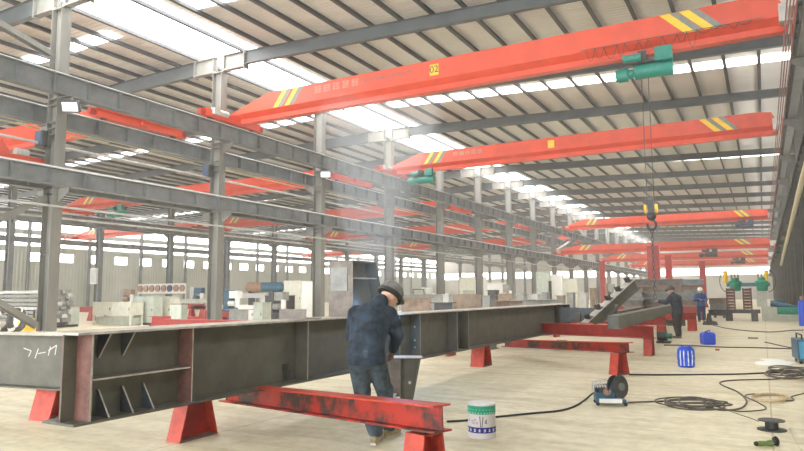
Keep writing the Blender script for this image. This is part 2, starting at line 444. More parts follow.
# ------------------------------------------------------------------ overhead cranes
def crane(label, x0, x1, Y, zrail, group, marks=0, end=True, right_chamfer=False, letters=False, hgt=1.22):
    """single girder travelling crane; origin over the left rail"""
    t = thing('overhead_crane', label, 'crane', (x0, Y, zrail), 0, group)
    L = x1-x0
    def sec(x, top, b=0.0):
        b += .13
        return [(x, -.30, top+.13), (x, .30, top+.13), (x, .30, min(.44, top-.05)+.13), (x, .07, min(.24, top-.1)+.13), (x, .07, b+.03), (x, .18, b+.03), (x, .18, b),
                (x, -.18, b), (x, -.18, b+.03), (x, -.07, b+.03), (x, -.07, min(.24, top-.1)+.13), (x, -.30, min(.44, top-.05)+.13)]
    st = [sec(-.29, .50), sec(2.0, hgt), sec(L/2, hgt)]
    if right_chamfer: st += [sec(L-2.0, hgt), sec(L+.29, .50)]
    else: st += [sec(L-1.2, hgt), sec(L-.55, hgt-.08), sec(L-.30, .6)]
    MB().rings(st).build('girder', CRANE, t)
    ya, yb = (-2.2, 2.2) if right_chamfer else (-2.3, 1.35)
    for sx in (0, L):
        e = MB().box(sx-.17, sx+.17, ya, yb, .07, .12).box(sx-.17, sx+.17, ya, yb, .38, .42).box(sx-.14, sx+.14, ya+.05, yb-.05, .12, .38).build('end_carriage', CRANE, t)
        for yy in (ya+.45, yb-.45): MB().cyl((sx-.09, yy, .15), (sx+.09, yy, .15), .15, 18).build('wheel', DGREY, e, smooth=True)
        for y_, s in ((ya, -1), (yb, 1)): MB().box(sx-.10, sx+.10, *sorted((y_, y_+s*.22)), .12, .36).build('buffer', REDP, e)
        d = MB().cyl((sx+(.2 if sx == 0 else -.2), -1.55, .36), (sx+(.2 if sx == 0 else -.2), -1.0, .36), .13, 14).box(sx+(.08 if sx == 0 else -.32), sx+(.32 if sx == 0 else -.08), -1.9, -1.55, .22, .5)
        d.build('drive_motor', LGREY, e, smooth=True)
    for sx in [2.3, 2.95] + ([] if right_chamfer else [L-3.2, L-2.6]):
        left = sx < L/2
        lean = .55 if left else -.75
        if hgt < .9: lean *= .6
        zb, ztp = .13+.46, .13+hgt-.01
        w = .24 if left else .32
        for s in (-1, 1):
            m = MB(); yy = s*.302
            m.rings([[(sx, yy, zb), (sx+w, yy, zb), (sx+w+lean, yy, ztp), (sx+lean, yy, ztp)], [(sx, yy+s*.004, zb), (sx+w, yy+s*.004, zb), (sx+w+lean, yy+s*.004, ztp), (sx+lean, yy+s*.004, ztp)]])
            m.build('hazard_stripe', YELLOW, t)
            m = MB(); q = w; g = .26
            m.rings([[(sx+q, yy, zb), (sx+q+g, yy, zb), (sx+q+g+lean, yy, ztp), (sx+q+lean, yy, ztp)], [(sx+q, yy+s*.003, zb), (sx+q+g, yy+s*.003, zb), (sx+q+g+lean, yy+s*.003, ztp), (sx+q+lean, yy+s*.003, ztp)]])
            m.build('grey_stripe', STRIPEG, t)
    MB().box(L-.52, L+.12, -.62, -.20, .30, .86).box(L-.42, L+.02, -.635, -.62, .38, .78).build('control_box', LGREY, t)
    return t
def letters(parent, txt, x, y, z, size, m, name='lettering'):
    cu = bpy.data.curves.new(name, 'FONT'); cu.body = txt; cu.size = size; cu.extrude = .003; cu.align_x = 'CENTER'; cu.align_y = 'CENTER'
    o = bpy.data.objects.new(name, cu); COL.objects.link(o)
    dg = bpy.context.evaluated_depsgraph_get(); dg.update()
    me = bpy.data.meshes.new_from_object(o.evaluated_get(dg)); bpy.data.objects.remove(o)
    me.materials.clear(); me.materials.append(m)
    o = bpy.data.objects.new(name, me); COL.objects.link(o); o.parent = parent
    o.location = (x, y, z); o.rotation_euler = (R(90), 0, 0)
    return o
LX, RXR = AX+.62, RX-.65
GU, GL, GA = 'cranes on the upper runway of the main aisle', 'cranes on the lower runway of the main aisle', 'cranes of the left aisle'
c1 = crane('large nearest red overhead crane, carrying the green hoist with the hanging hook', LX, RXR, 22.9, RU, GU)
c2 = crane('second red overhead crane, with a small green hoist parked at its left end', LX, RXR, 38.0, RU, GU)
c3 = crane('third red overhead crane, crossing just behind the hanging hook', LX, RXR, 83.0, RU, GU)
crane('hazy lower red crane, highest of the three stacked bands at the far end', LX, RXR, 79.0, RLW, GL, hgt=1.05)
crane('hazy lower red crane, middle of the three stacked bands at the far end', LX, RXR, 102.0, RLW, GL, hgt=1.05)
crane('hazy lower red crane, lowest band above the far bright window strip', LX, RXR, 127.0, RLW, GL, hgt=1.05)
LA, LB = BX+.65, AX-.62
crane('red crane of the left aisle crossing behind the nearest tall column', LA, LB, 18.3, RBK+.02, GA, right_chamfer=True, hgt=1.05)
crane('left aisle red crane between the first two columns, striped end over the windows', LA, LB, 34.6, RBK+.02, GA, right_chamfer=True, hgt=1.05)
crane('red crane of the left aisle behind the drifting smoke', LA, LB, 51.6, RBK+.02, GA, right_chamfer=True, hgt=1.05)
crane('hazy red crane of the left aisle behind the fourth and fifth columns', LA, LB, 70.0, RBK+.02, GA, right_chamfer=True, hgt=1.05)
crane('hazy farthest red crane of the left aisle', LA, LB, 92.0, RBK+.02, GA, right_chamfer=True, hgt=1.05)
GT = 'cranes of the far left aisle'
crane('red crane of the outermost left aisle in front of the bright window strips', WX+1.0, BX-.65, 52.0, RB, GT, right_chamfer=True, hgt=.95)
crane('small hazy red crane of the outermost left aisle, farther along the window strips', WX+1.0, BX-.65, 100.0, RB, GT, right_chamfer=True, hgt=.95)

# number plates, lettering and the festoon on the first cranes
def plate(c, x, txt, s=1.0):
    p = MB().box(x-.19*s, x+.19*s, -.312, -.301, .72, 1.17).build('number_plate', YELLOW, c)
    if txt: letters(p, txt, x, -.316, .95, .40, DGREY, 'digits')
    return p
plate(c1, 10.45, '02'); plate(c2, 10.8, '')
def glyphs(c, x0, n, w, z0, z1, m):
    g = MB(); rng = random.Random(int(x0*10)+n)
    for k in range(n):
        x = x0+k*w
        for j in range(3):
            zz = z0+(z1-z0)*(j+.5)/3; g.box(x+.03, x+w*.82, -.306, -.301, zz-.03, zz+.03)
        for j in range(2):
            xx = x+w*(.2+.4*j)+rng.uniform(-.03, .03); g.box(xx-.03, xx+.03, -.307, -.301, z0, z1)
    g.build('lettering', m, c)
FADED = mat('faded_letter_grey', (.52,.22,.17), .5, 0, .15, 6)
DRED = mat('dark_red_letter', (.45,.10,.07), .5, 0, .1, 6)
glyphs(c1, 4.6, 5, .48, .88, 1.22, FADED); glyphs(c1, 7.15, 9, .26, .98, 1.12, DRED); glyphs(c2, 4.4, 5, .42, .9, 1.16, FADED)
fs = MB(); rng = random.Random(3)
fs.tube([(16.2, -.36, .60), (L_ := (RXR-LX)-.9, -.36, .60)], .012, 5)
x = 16.4
while x < L_-.6:
    w = rng.choice((.25, .3, .38, .45)); d = rng.uniform(.25, .6) if x < 19.8 else rng.uniform(.05, .2)
    fs.tube([(x+w*i/8, -.37, .60-d*(1-((i-4)/4)**2)) for i in range(9)], .010, 5); x += w
fs.build('festoon_cable', DGREY, c1)

def hoist(label, x, Y, ztop, drop, s=1.0, m=None, group='electric hoists', hook=True):
    """monorail hoist under a girder: trolley, drum, motor, ropes and hook block; origin under the girder flange"""
    m = m or TEAL
    t = thing('electric_hoist', label, 'hoist', (x, Y, ztop), 0, group)
    tr = MB()
    for sx in (-.3, .3):
        for sy in (-1, 1):
            tr.box(sx-.14, sx+.14, *sorted((sy*.20, sy*.23)), -.22, .16)
            tr.cyl((sx, sy*.20, .09), (sx, sy*.10, .09), .07, 12)
    tr.box(-.5, .5, -.23, .23, -.24, -.20)
    tr.build('trolley', DGREY, t)
    MB().lathe([(.05, -.75), (.22, -.74), (.25, -.70), (.25, .45), (.22, .49), (.05, .5)], 20, axis='x', c=(.15, -.05, -.52)).build('rope_drum', m, t, smooth=True)
    MB().lathe([(.06, -.60), (.20, -.57), (.24, -.45), (.24, -.18), (.16, -.14), (.16, 0), (.05, .01)], 18, axis='x', c=(-.62, -.05, -.55)).build('hoist_motor', m, t, smooth=True)
    MB().box(.12, .66, -.42, -.18, -.32, .14).box(.18, .60, -.44, -.42, -.26, .08).build('control_box', m, t)
    MB().cyl((-.32, -.35, -.10), (-.78, -.35, -.10), .13, 16).box(-.9, -.78, -.46, -.24, -.2, .02).build('travel_motor', m, t, smooth=True)
    if hook:
        z = -drop
        for sx in (-.11, .11):
            MB().tube([(sx-.26, -.05, -.72), (sx-.26, -.05, z+.3)], .016, 6).build('wire_rope', DGREY, t)
        for sx in (-.17, .17): MB().cyl((sx-.035-.26, -.05, z+.12), (sx+.035-.26, -.05, z+.12), .15, 18).build('sheave_guard', YELLOW, t, smooth=True)
        h = MB().box(-.35, -.17, -.12, .02, z-.02, z+.42).box(-.33, -.19, -.10, 0, z-.16, z-.02)
        h.lathe([(.02, -.16), (.10, -.14), (.15, -.05), (.15, .04), (.08, .10)], 14, c=(-.26, -.05, z-.12))
        hk = h.build('hook_block', DGREY, t)
        pts = [(-.26+.17*math.cos(A)*.8, -.05, z-.42+.17*math.sin(A)) for A in [R(100-25*i) for i in range(13)]]
        MB().tube([(-.26, -.05, z-.25)]+pts, .042, 8).build('hook', DGREY, hk, smooth=True)
    return t
zg = RU+.13
hoist('green electric hoist under the nearest red crane with ropes and hook let down', -2.86, 22.9, zg-.01, 5.35)
hoist('small green electric hoist parked at the left end of the second crane', -19.1, 38.0, zg-.01, 1.2, hook=False)
hoist('dark blue electric hoist under the third red crane', -1.2, 83.0, zg-.01, 1.0, m=DKBLUE, hook=False)
hoist('dark hoist under the highest of the far lower cranes', -4.8, 79.0, RLW+.12, 1.0, m=DGREY, hook=False)
hoist('dark hoist under the middle one of the far lower cranes', -2.6, 102.0, RLW+.12, 1.0, m=DGREY, hook=False)
hoist('green hoist near the striped end of the left aisle crane above the window wall', -44.7, 34.6, RBK+.14, 1, hook=False)

# chain sling from the hook down to the grey beam
ch = MB(); z = zg-.01-5.35-.62; k = 0
while z > 1.30:
    pts = []
    for i in range(13):
        A = 2*math.pi*i/12
        a, b = .045*math.cos(A), .085*math.sin(A)
        pts.append((-3.12+(a if k % 2 == 0 else 0), 22.85+(a if k % 2 else 0), z+b))
    ch.tube(pts, .017, 5); z -= .135; k += 1
tag(ch.build('chain_sling', CHAINM), 'long rusty chain sling hanging from the crane hook over the grey beam', 'chain')

# ------------------------------------------------------------------ the foreground girder
GZ0, GZ1 = .435, 1.232
def gx(y): return -5.21          # right flange edge
ang = 0.0
GY0, GY1 = 3.65, 20.1
gd = thing('steel_girder', 'long dark steel plate girder on red stands running beside the welder', 'girder', (gx(GY0)-.22, GY0, GZ0), -ang)
GL_ = GY1-GY0; GH = GZ1-GZ0
MB().box(-.22, .22, 0, GL_, 0, .022).build('bottom_flange', STEEL, gd)
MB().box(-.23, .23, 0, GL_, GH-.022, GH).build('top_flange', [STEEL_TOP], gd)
MB().box(-.007, .007, .02, GL_, .022, GH-.022).build('web', STEEL, gd)
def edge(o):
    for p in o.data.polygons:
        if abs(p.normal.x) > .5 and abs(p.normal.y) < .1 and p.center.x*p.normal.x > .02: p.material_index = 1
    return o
def stiff(y, m=STEEL, t=.014, w=.205):
    for s in (1, -1):
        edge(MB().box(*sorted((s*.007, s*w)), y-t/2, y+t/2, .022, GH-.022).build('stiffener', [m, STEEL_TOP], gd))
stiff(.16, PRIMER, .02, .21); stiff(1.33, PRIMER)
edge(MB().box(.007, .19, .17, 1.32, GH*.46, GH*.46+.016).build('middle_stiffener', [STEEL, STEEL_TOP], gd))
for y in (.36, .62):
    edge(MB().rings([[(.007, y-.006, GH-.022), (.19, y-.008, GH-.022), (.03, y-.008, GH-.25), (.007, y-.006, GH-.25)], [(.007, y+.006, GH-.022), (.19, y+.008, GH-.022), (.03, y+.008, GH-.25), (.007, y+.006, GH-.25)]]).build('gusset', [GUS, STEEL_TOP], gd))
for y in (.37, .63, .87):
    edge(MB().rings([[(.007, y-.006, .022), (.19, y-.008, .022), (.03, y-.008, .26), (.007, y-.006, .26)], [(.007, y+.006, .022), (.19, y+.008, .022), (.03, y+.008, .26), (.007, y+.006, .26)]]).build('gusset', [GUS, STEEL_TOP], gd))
for y in (3.30, 5.76, 6.49, 8.05, 8.60): stiff(y)
MB().box(.01, .04, 3.03, 3.11, .16, .24).box(.02, .05, 3.05, 3.15, .06, .14).build('lifting_lug', DGREY, gd)
for y in (5.76, 6.49):
    m = MB()
    for zz in (.2, .32, .55): m.cyl((.1, y-.012, zz), (.1, y+.012, zz), .016, 8)
    m.build('bolt_row', LGREY, gd)
# boxed far end; the blue light on it is put into the colour
for zz in (.24, .52): MB().box(.007, .20, GL_-.85, GL_, zz, zz+.014).build('end_shelf', DKBLUE, gd)
MB().box(-.22, .22, GL_-.02, GL_, .022, GH-.022).build('end_plate', DKBLUE, gd)
MB().box(.007, .02, GL_-.9, GL_-.02, .022, GH-.022).build('end_doubler', DKBLUE, gd)
stiff(GL_-.9)
# plates lying on the girder's top flange
def onx(dy, dx=0): return (gx(GY0+dy)-.22+dx, GY0+dy, GZ1)
def loose(name, label, cat, o, parts, rz=0, group=None):
    t = thing(name, label, cat, o, rz, group)
    for nm, mb, m in parts: mb.build(nm, m, t)
    return t

# tapered stub column welded on top of the girder
sb = thing('column_stub', 'tall tapered steel stub standing on the girder behind the welder, grey plate on its face', 'column stub', (gx(8.1)-.22, 8.0, GZ1+.002), -ang)
MB().box(-.21, .21, 0, .016, 0, .80).build('front_flange', PLATE, sb)
MB().box(-.17, .12, -.014, 0, .37, .71).build('cover_plate', MG_T, sb)
MB().rings([[(-.007, .016, 0), (-.007, .95, 0), (-.007, .66, .80), (-.007, .016, .80)], [(.007, .016, 0), (.007, .95, 0), (.007, .66, .80), (.007, .016, .80)]]).build('web', STEEL, sb)
MB().rings([[(-.2, .95, 0), (-.2, .97, 0), (-.2, .68, .80), (-.2, .66, .80)], [(.2, .95, 0), (.2, .97, 0), (.2, .68, .80), (.2, .66, .80)]]).build('back_flange', STEEL, sb)
MB().box(.007, .19, .016, .70, .55, .566).build('shelf_stiffener', STEEL_TOP, sb)
MB().box(-.21, .21, .0, .68, .80, .815).build('cap_plate', STEEL, sb)
loose('steel_plate', 'low brown steel plate lying on the girder top just left of the tall stub', 'plate', onx(3.25, -.02), [('plate', MB().box(-.22, .22, 0, .014, 0, .13), PLATE), ('foot', MB().box(-.22, .22, .014, .35, 0, .012), PLATE)], -ang)

# red trestle stands
def stand(label, p, h, w=.17, d0=.50, d1=.28, rz=0.0, m=None, group='red trestle stands under the steelwork'):
    t = thing('trestle_stand', label, 'stand', (p[0], p[1], 0), rz, group)
    m = m or REDLIT
    for s in (-1, 1):
        MB().rings([[(-w/2, s*d0/2-.01, 0), (w/2, s*d0/2-.01, 0), (w/2, s*d0/2+.01, 0), (-w/2, s*d0/2+.01, 0)],
                    [(-w/2, s*d1/2-.01, h), (w/2, s*d1/2-.01, h), (w/2, s*d1/2+.01, h), (-w/2, s*d1/2+.01, h)]]).build('side_plate', m, t)
    MB().rings([[(-.03, -d0/2, .02), (-.03, d0/2, .02), (-.015, d0/2, .02), (-.015, -d0/2, .02)], [(-.03, -d1/2, h-.015), (-.03, d1/2, h-.015), (-.015, d1/2, h-.015), (-.015, -d1/2, h-.015)]]).build('web_plate', REDP, t)
    MB().box(-w/2, w/2, -d1/2, d1/2, h-.015, h-.001).build('top_plate', REDP, t)
    MB().box(-w/2, w/2, -d0/2+.01, d0/2-.01, 0, .018).build('base_plate', PRIMER, t)
    return t
SH = GZ0-.002
stand('red trestle stand under the ribbed near part of the girder', (gx(5.3)-.36, 5.34), SH, .20, .54, .30)
stand('small red trestle stand under the girder behind the paint bucket', (gx(13.3)-.22, 13.4), SH, .30, .50, .30)
# the second girder lying to the left
g2 = thing('steel_girder', 'shorter dark girder lying at the left edge, behind the long girder', 'girder', (-6.5, 5.42, .40), R(8))
MB().box(-6.2, 0, -.16, .16, 0, .018).build('bottom_flange', STEEL, g2)
MB().box(-6.2, 0, -.16, .16, .66, .678).build('top_flange', STEEL_TOP, g2)
MB().box(-6.2, 0, -.006, .006, .018, .66).build('web', STEEL, g2)
ck = MB()
for (a, b, c, d) in ((-1.75, .50, -1.62, .47), (-1.62, .47, -1.66, .40), (-1.50, .50, -1.55, .38), (-1.50, .44, -1.38, .46), (-1.30, .53, -1.33, .42), (-1.33, .48, -1.20, .55), (-1.2, .55, -1.22, .43)):
    ck.bar((a, -.162, b), (c, -.162, d), .004, .012)
ck.build('chalk_mark', LGREY, g2)
stand('red trestle stand at the left edge under the shorter girder', (-8.06, 5.40), .398, .34, .52, .30, R(8))

# red H beams laid across on stands
def rbeam(label, a, b, h, w, m=None, group='red cross beams'):
    a, b = Vector(a), Vector(b)
    d = (b-a); L = d.length; d.normalize()
    t = thing('steel_beam', label, 'beam', a, 0, group)
    x = d; y = Vector((0,0,1)).cross(d).normalized(); z = x.cross(y)
    t.rotation_mode = 'QUATERNION'; t.rotation_quaternion = Matrix((x, y, z)).transposed().to_quaternion()
    m = m or REDWORN
    MB().box(0, L, -w/2, w/2, 0, .016).build('bottom_flange', m, t)
    MB().box(0, L, -w/2, w/2, h-.016, h).build('top_flange', REDLIT if m in (REDWORN, REDP) else m, t)
    MB().box(0, L, -.006, .006, .016, h-.016).build('web', m, t)
    return t
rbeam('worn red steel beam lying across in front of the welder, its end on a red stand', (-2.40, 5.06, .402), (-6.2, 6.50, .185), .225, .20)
stand('red trestle stand at the bottom edge, under the end of the nearest red beam', (-2.62, 5.14), .372, .22, .34, .22, R(-15))
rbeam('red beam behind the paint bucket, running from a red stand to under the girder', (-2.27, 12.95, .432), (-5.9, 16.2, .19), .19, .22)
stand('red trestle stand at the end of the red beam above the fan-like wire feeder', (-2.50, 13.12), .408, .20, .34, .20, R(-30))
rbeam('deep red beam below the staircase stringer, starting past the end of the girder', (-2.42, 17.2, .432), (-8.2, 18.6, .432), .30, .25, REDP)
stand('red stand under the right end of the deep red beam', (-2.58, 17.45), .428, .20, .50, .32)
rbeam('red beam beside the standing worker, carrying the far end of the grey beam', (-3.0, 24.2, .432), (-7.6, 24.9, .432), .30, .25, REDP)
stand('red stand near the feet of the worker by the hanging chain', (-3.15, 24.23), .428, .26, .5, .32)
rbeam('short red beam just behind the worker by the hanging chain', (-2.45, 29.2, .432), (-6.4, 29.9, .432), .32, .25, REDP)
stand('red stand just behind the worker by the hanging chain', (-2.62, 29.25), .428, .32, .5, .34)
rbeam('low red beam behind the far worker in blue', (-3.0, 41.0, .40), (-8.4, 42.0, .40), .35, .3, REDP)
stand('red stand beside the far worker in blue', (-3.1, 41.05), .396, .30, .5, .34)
# grey beam on the red beams
gb = rbeam('grey box beam laid across the red beams below the hanging chain', (-2.98, 15.2, .742), (-3.25, 29.0, .782), .30, .26, mat('grey_green_steel', (.14,.145,.125), .55, .1, .2, 4), None)
MB().box(0, .012, -.13, .13, 0, .30).build('end_plate', MATS['grey_green_steel'], gb)
MB().box(0, 13.7, .085, .13, .016, .284).box(0, 13.7, -.13, -.085, .016, .284).build('side_plate', MATS['grey_green_steel'], gb)
rbeam('thin grey stringer beam lying behind the grey box beam', (-4.0, 19.4, .735), (-4.4, 28.5, .735), .25, .2, PLATE, None)

# stair-like cleated column leaning up beyond the girder end
cl = thing('cleated_stringer', 'slanting steel stringer with pale top flange and a row of square cleats', 'stringer', (-4.35, 18.3, .734))
A = Vector((0, 0, 0)); B = Vector((1.05, 1.6, 1.22)); dd = (B-A).normalized()
sx_ = dd.cross(Vector((0,0,1))).normalized(); sz_ = sx_.cross(dd)
M = Matrix((sx_, dd, sz_)).transposed().to_4x4()
LL = (B-A).length
MB().box(-.13, .13, 0, LL, 0, .02, 0, M).build('top_flange', WHITE if False else mat('pale_steel_flange', (.45,.43,.39), .5, .2, .2, 6), cl)
MB().box(-.008, .008, .25, LL, -.28, 0, 0, M).build('web', STEEL, cl)
MB().box(-.15, .15, .45, LL, -.30, -.28, 0, M).build('bottom_flange', STEEL, cl)
for k in range(5):
    MB().box(-.09, .09, .15+k*.47, .16+k*.47, .02, .17, 0, M).box(-.09, .09, .16+k*.47, .30+k*.47, .02, .032, 0, M).box(-.008, .008, .16+k*.47, .28+k*.47, .032, .15, 0, M).build('cleat', DGREY, cl)
MB().box(-.2, .2, -.1, .2, -.0, .006).build('foot_plate', STEEL, cl)
MB().box(.62, .70, .95, 1.05, 0, .50).build('prop', PLATE, cl)
loose('steel_plate', 'dark steel web plate standing between the girder end and the slanting stringer', 'plate', (-5.2, 18.9, .74),
      [('plate', MB().rings([[(0, 0, 0), (1.0, .2, 0), (1.0, .2, .38), (0, 0, .40)], [(0, .02, 0), (1.0, .22, 0), (1.0, .22, .38), (0, .02, .40)]]), GUS), ('rib', MB().box(.45, .6, -.10, .02, 0, .25), STEEL)])

# tapered stub by the welder's knees
tp = thing('column_stub', 'dark tapered steel stub standing on the floor beside the welder', 'column stub', (-4.48, 8.35, 0), PS)
MB().box(-.145, -.13, -.10, .12, .02, .65).build('front_flange', PLATE, tp)
MB().rings([[(-.13, -.01, .02), (.02, -.01, .02), (.145, -.01, .65), (-.13, -.01, .65)], [(-.13, .01, .02), (.02, .01, .02), (.145, .01, .65), (-.13, .01, .65)]]).build('tapered_web', STEEL, tp)
MB().rings([[(.02, -.10, .02), (.035, -.10, .02), (.16, -.10, .65), (.145, -.10, .65)], [(.02, .12, .02), (.035, .12, .02), (.16, .12, .65), (.145, .12, .65)]]).build('back_flange', STEEL, tp)
MB().box(-.42, -.145, .02, .036, .10, .62).build('side_plate', PLATE, tp)
MB().box(-.36, -.20, -.06, .06, .02, .14).box(-.38, -.18, -.08, .08, .14, .15).build('foot_box', MG_ if False else LGREY, tp)
MB().box(-.50, .18, -.14, .16, .65, .664).build('top_plate', STEEL_TOP, tp)
MB().box(-.40, .06, -.12, .14, 0, .02).build('base_plate', STEEL, tp)
b_ = MB(); b_.cyl((.0, -.03, .30), (.0, -.01, .30), .022, 8); b_.build('bolt', LGREY, tp)

# ------------------------------------------------------------------ things on the floor
fp = lambda u, v, z=0.0: at(u, v, Z=z)
# paint bucket
p = fp(482, 436.5)
bk = thing('paint_bucket', 'white paint bucket with green and blue bands on the open floor', 'bucket', (p.x, p.y, 0), R(10))
MB().lathe([(.02, 0), (.145, 0), (.150, .012), (.150, .345), (.154, .35), (.154, .365), (.146, .365)], 40).build('body', mat('bucket_white', (.68,.64,.66), .35, 0, .05, 9), bk, smooth=True)
MB().lathe([(.146, .352), (.146, .358), (.132, .358), (.130, .350), (.02, .350), (.02, .345), (.14, .345)], 40).build('lid', WHITE, bk, smooth=True)
def band(name, z0, z1, m): return MB().lathe([(.150, z0), (.1525, z0), (.1525, z1), (.150, z1)], 40).build(name, m, bk, smooth=True)
g_ = band('green_band', .258, .346, mat('bucket_green', (.0,.33,.20), .35, 0, .05, 9)); b_ = band('blue_band', .062, .122, mat('bucket_blue', (.01,.02,.24), .35, 0, .05, 9))
def marks(par, z, n, w, h, a0, a1, m):
    k = MB()
    for i in range(n):
        A = R(a0+(a1-a0)*i/(n-1)) ; c, s = math.cos(A), math.sin(A)
        M = Matrix(((-s, c, 0, .1525*c), (c, s, 0, .1525*s), (0, 0, 1, z), (0, 0, 0, 1)))
        k.box(-w/2, w/2, 0, .0012, -h/2, -h/2+h*.2, 0, M); k.box(-w/2, w/2, 0, .0012, h*.05, h*.22, 0, M)
        k.box(-w*.12, w*.12, 0, .0014, -h/2, h/2, 0, M)
        if i % 2: k.box(w*.3, w*.5, 0, .0012, -h/2, h/2, 0, M)
    k.build('lettering', m, par)
marks(b_, .092, 8, .026, .032, 190, 335, WHITE); marks(g_, .272, 14, .012, .016, 185, 340, WHITE); marks(g_, .306, 11, .014, .012, 190, 330, mat('pale_green', (.3,.6,.45), .4))
st_ = MB()
for (A, z0, z1, lean) in ((278, .125, .24, -.01), (283, .125, .235, .012), (296, .165, .205, .015), (302, .16, .20, -.01)):
    c, s = math.cos(R(A)), math.sin(R(A)); M = Matrix(((-s, c, 0, .1505*c), (c, s, 0, .1505*s), (0, 0, 1, 0), (0, 0, 0, 1)))
    st_.rings([[M @ Vector(q) for q in ((-.004, 0, z0), (.004, 0, z0), (.004+lean, 0, z1), (-.004+lean, 0, z1))], [M @ Vector(q) for q in ((-.004, .0012, z0), (.004, .0012, z0), (.004+lean, .0012, z1), (-.004+lean, .0012, z1))]])
st_.build('printed_sketch', DGREY, bk)
dots = MB()
for A, z in ((222, .19), (240, .185), (253, .20), (247, .165), (262, .168)):
    c, s = math.cos(R(A)), math.sin(R(A)); M = Matrix(((-s, c, 0, .1505*c), (c, s, 0, .1505*s), (0, 0, 1, z), (0, 0, 0, 1)))
    dots.box(-.012, .012, 0, .0012, -.012, .012, 0, M)
dots.build('printed_marks', mat('faded_print', (.55,.42,.48), .4), bk)

# wire feeder
p = fp(610, 404.5)
wf_ = thing('wire_feeder', 'portable wire feeder with a dark round spool disc, standing on castors on the floor', 'wire feeder', (p.x, p.y, 0), R(20))
MB().box(-.20, .20, -.14, .14, .055, .085).box(-.20, -.18, -.14, .14, .085, .15).box(-.19, .05, -.12, .12, .085, .17).build('base', MBLUE, wf_)
MB().box(-.16, .14, -.158, -.141, .045, .10).build('pale_tray', WHITE, wf_)
cw_ = MB()
for sx in (-.18, .19):
    for sy in (-.12, .12): cw_.cyl((sx, sy-.012, .027), (sx, sy+.012, .027), .027, 12).box(sx-.01, sx+.01, sy-.014, sy+.014, .03, .056)
cw_.build('castors', BLACK, wf_)
rl_ = MB().lathe([(.03, .0), (.155, .0), (.155, .012), (.09, .016), (.09, .10), (.155, .104), (.155, .116), (.03, .118)], 28, axis='x').build('spool_disc', DGREY, wf_, loc=(.06, -.03, .25), smooth=True)
rl_.rotation_euler = (0, R(-6), R(-48))
MB().cyl((.118, 0, 0), (.145, 0, 0), .05, 16).build('hub', mat('hub_grey', (.16,.16,.165), .4), rl_)
MB().box(-.02, .02, -.12, .08, .085, .26).build('spool_bracket', MBLUE, wf_)
MB().cyl((-.20, .02, .21), (-.02, .02, .23), .055, 16).cyl((-.10, -.08, .20), (-.10, .0, .20), .045, 14).build('drive_motor', DGREY, wf_, smooth=True)
m = MB()
for k in range(5): m.box(-.21+.035*k, -.19+.035*k, -.07, .09, .24, .275)
m.tube([(-.22, -.08, .18), (-.22, -.08, .29), (-.02, -.08, .34), (.0, -.08, .25)], .010, 6).tube([(-.22, .09, .18), (-.22, .09, .29), (-.02, .09, .34), (.0, .09, .25)], .010, 6)
m.build('guard_frame', LGREY, wf_)
MB().cyl((-.05, -.13, .19), (-.05, -.10, .19), .05, 14).cyl((-.05, -.137, .19), (-.05, -.13, .19), .025, 10).build('gear_plate', COPPER, wf_)

# blue drums
p = fp(686.5, 367)
b1_ = thing('plastic_drum', 'glossy blue plastic drum with painted pale highlights, nearer of the two blue containers', 'drum', (p.x, p.y, 0))
MB().lathe([(.02, 0), (.14, 0), (.165, .03), (.172, .10), (.16, .12), (.172, .14), (.178, .22), (.162, .24), (.175, .26), (.165, .36), (.12, .42), (.06, .425), (.02, .425)], 28).build('body', BLUE, b1_, smooth=True)
MB().cyl((-.06, 0, .42), (-.06, 0, .445), .035, 14).cyl((.07, 0, .42), (.07, 0, .445), .03, 14).build('caps', BLUE, b1_)
m = MB()
for A in (238, 262, 290, 318):
    c, s = math.cos(R(A)), math.sin(R(A))
    m.tube([(c*q, s*q, z) for q, z in ((.168, .04), (.176, .10), (.172, .13), (.181, .22), (.177, .27), (.169, .35))], .013, 6)
m.build('highlight_streaks', BLUEPALE, b1_, smooth=True)
p = fp(708, 344.5)
b2_ = thing('plastic_bin', 'blue square plastic canister, farther of the two blue containers', 'canister', (p.x, p.y, 0), R(25))
MB().rings([[(-.16, -.15, 0), (.16, -.15, 0), (.16, .15, 0), (-.16, .15, 0)], [(-.175, -.165, .06), (.175, -.165, .06), (.175, .165, .06), (-.175, .165, .06)], [(-.175, -.165, .32), (.175, -.165, .32), (.175, .165, .32), (-.175, .165, .32)], [(-.12, -.12, .37), (.12, -.12, .37), (.12, .12, .37), (-.12, .12, .37)]]).build('body', BLUE, b2_, bevel=.02)
MB().cyl((-.06, -.06, .365), (-.06, -.06, .40), .04, 14).build('cap', BLUE, b2_)
MB().tube([(.0, .0, .365), (.0, .0, .41), (.10, .08, .41), (.10, .08, .365)], .014, 8).build('handle', BLUE, b2_)

# cable spool and grinder
p = fp(772, 430)
sp_ = thing('cable_spool', 'dark empty cable spool standing on its flange on the floor', 'spool', (p.x, p.y, 0))
MB().lathe([(.02, 0), (.15, 0), (.152, .006), (.15, .012), (.08, .018), (.02, .018)], 28).build('bottom_flange', DGREY, sp_, smooth=True)
MB().lathe([(.02, .018), (.068, .018), (.068, .095), (.02, .095)], 24).build('core', BLACK, sp_, smooth=True)
MB().lathe([(.03, .095), (.08, .095), (.135, .102), (.137, .108), (.135, .113), (.03, .110)], 28).build('top_flange', DGREY, sp_, smooth=True)
p = fp(768, 446.5)
gr_ = thing('angle_grinder', 'green angle grinder lying on the floor in front of the cable spool', 'grinder', (p.x, p.y, 0), R(38))
MB().lathe([(.01, -.17), (.030, -.165), (.034, -.10), (.030, -.04), (.036, .0), (.042, .04), (.034, .07), (.01, .08)], 16, axis='x', c=(0, 0, .045)).build('body', mat('grinder_green', (.13,.21,.05), .45, 0, .15, 18), gr_, smooth=True)
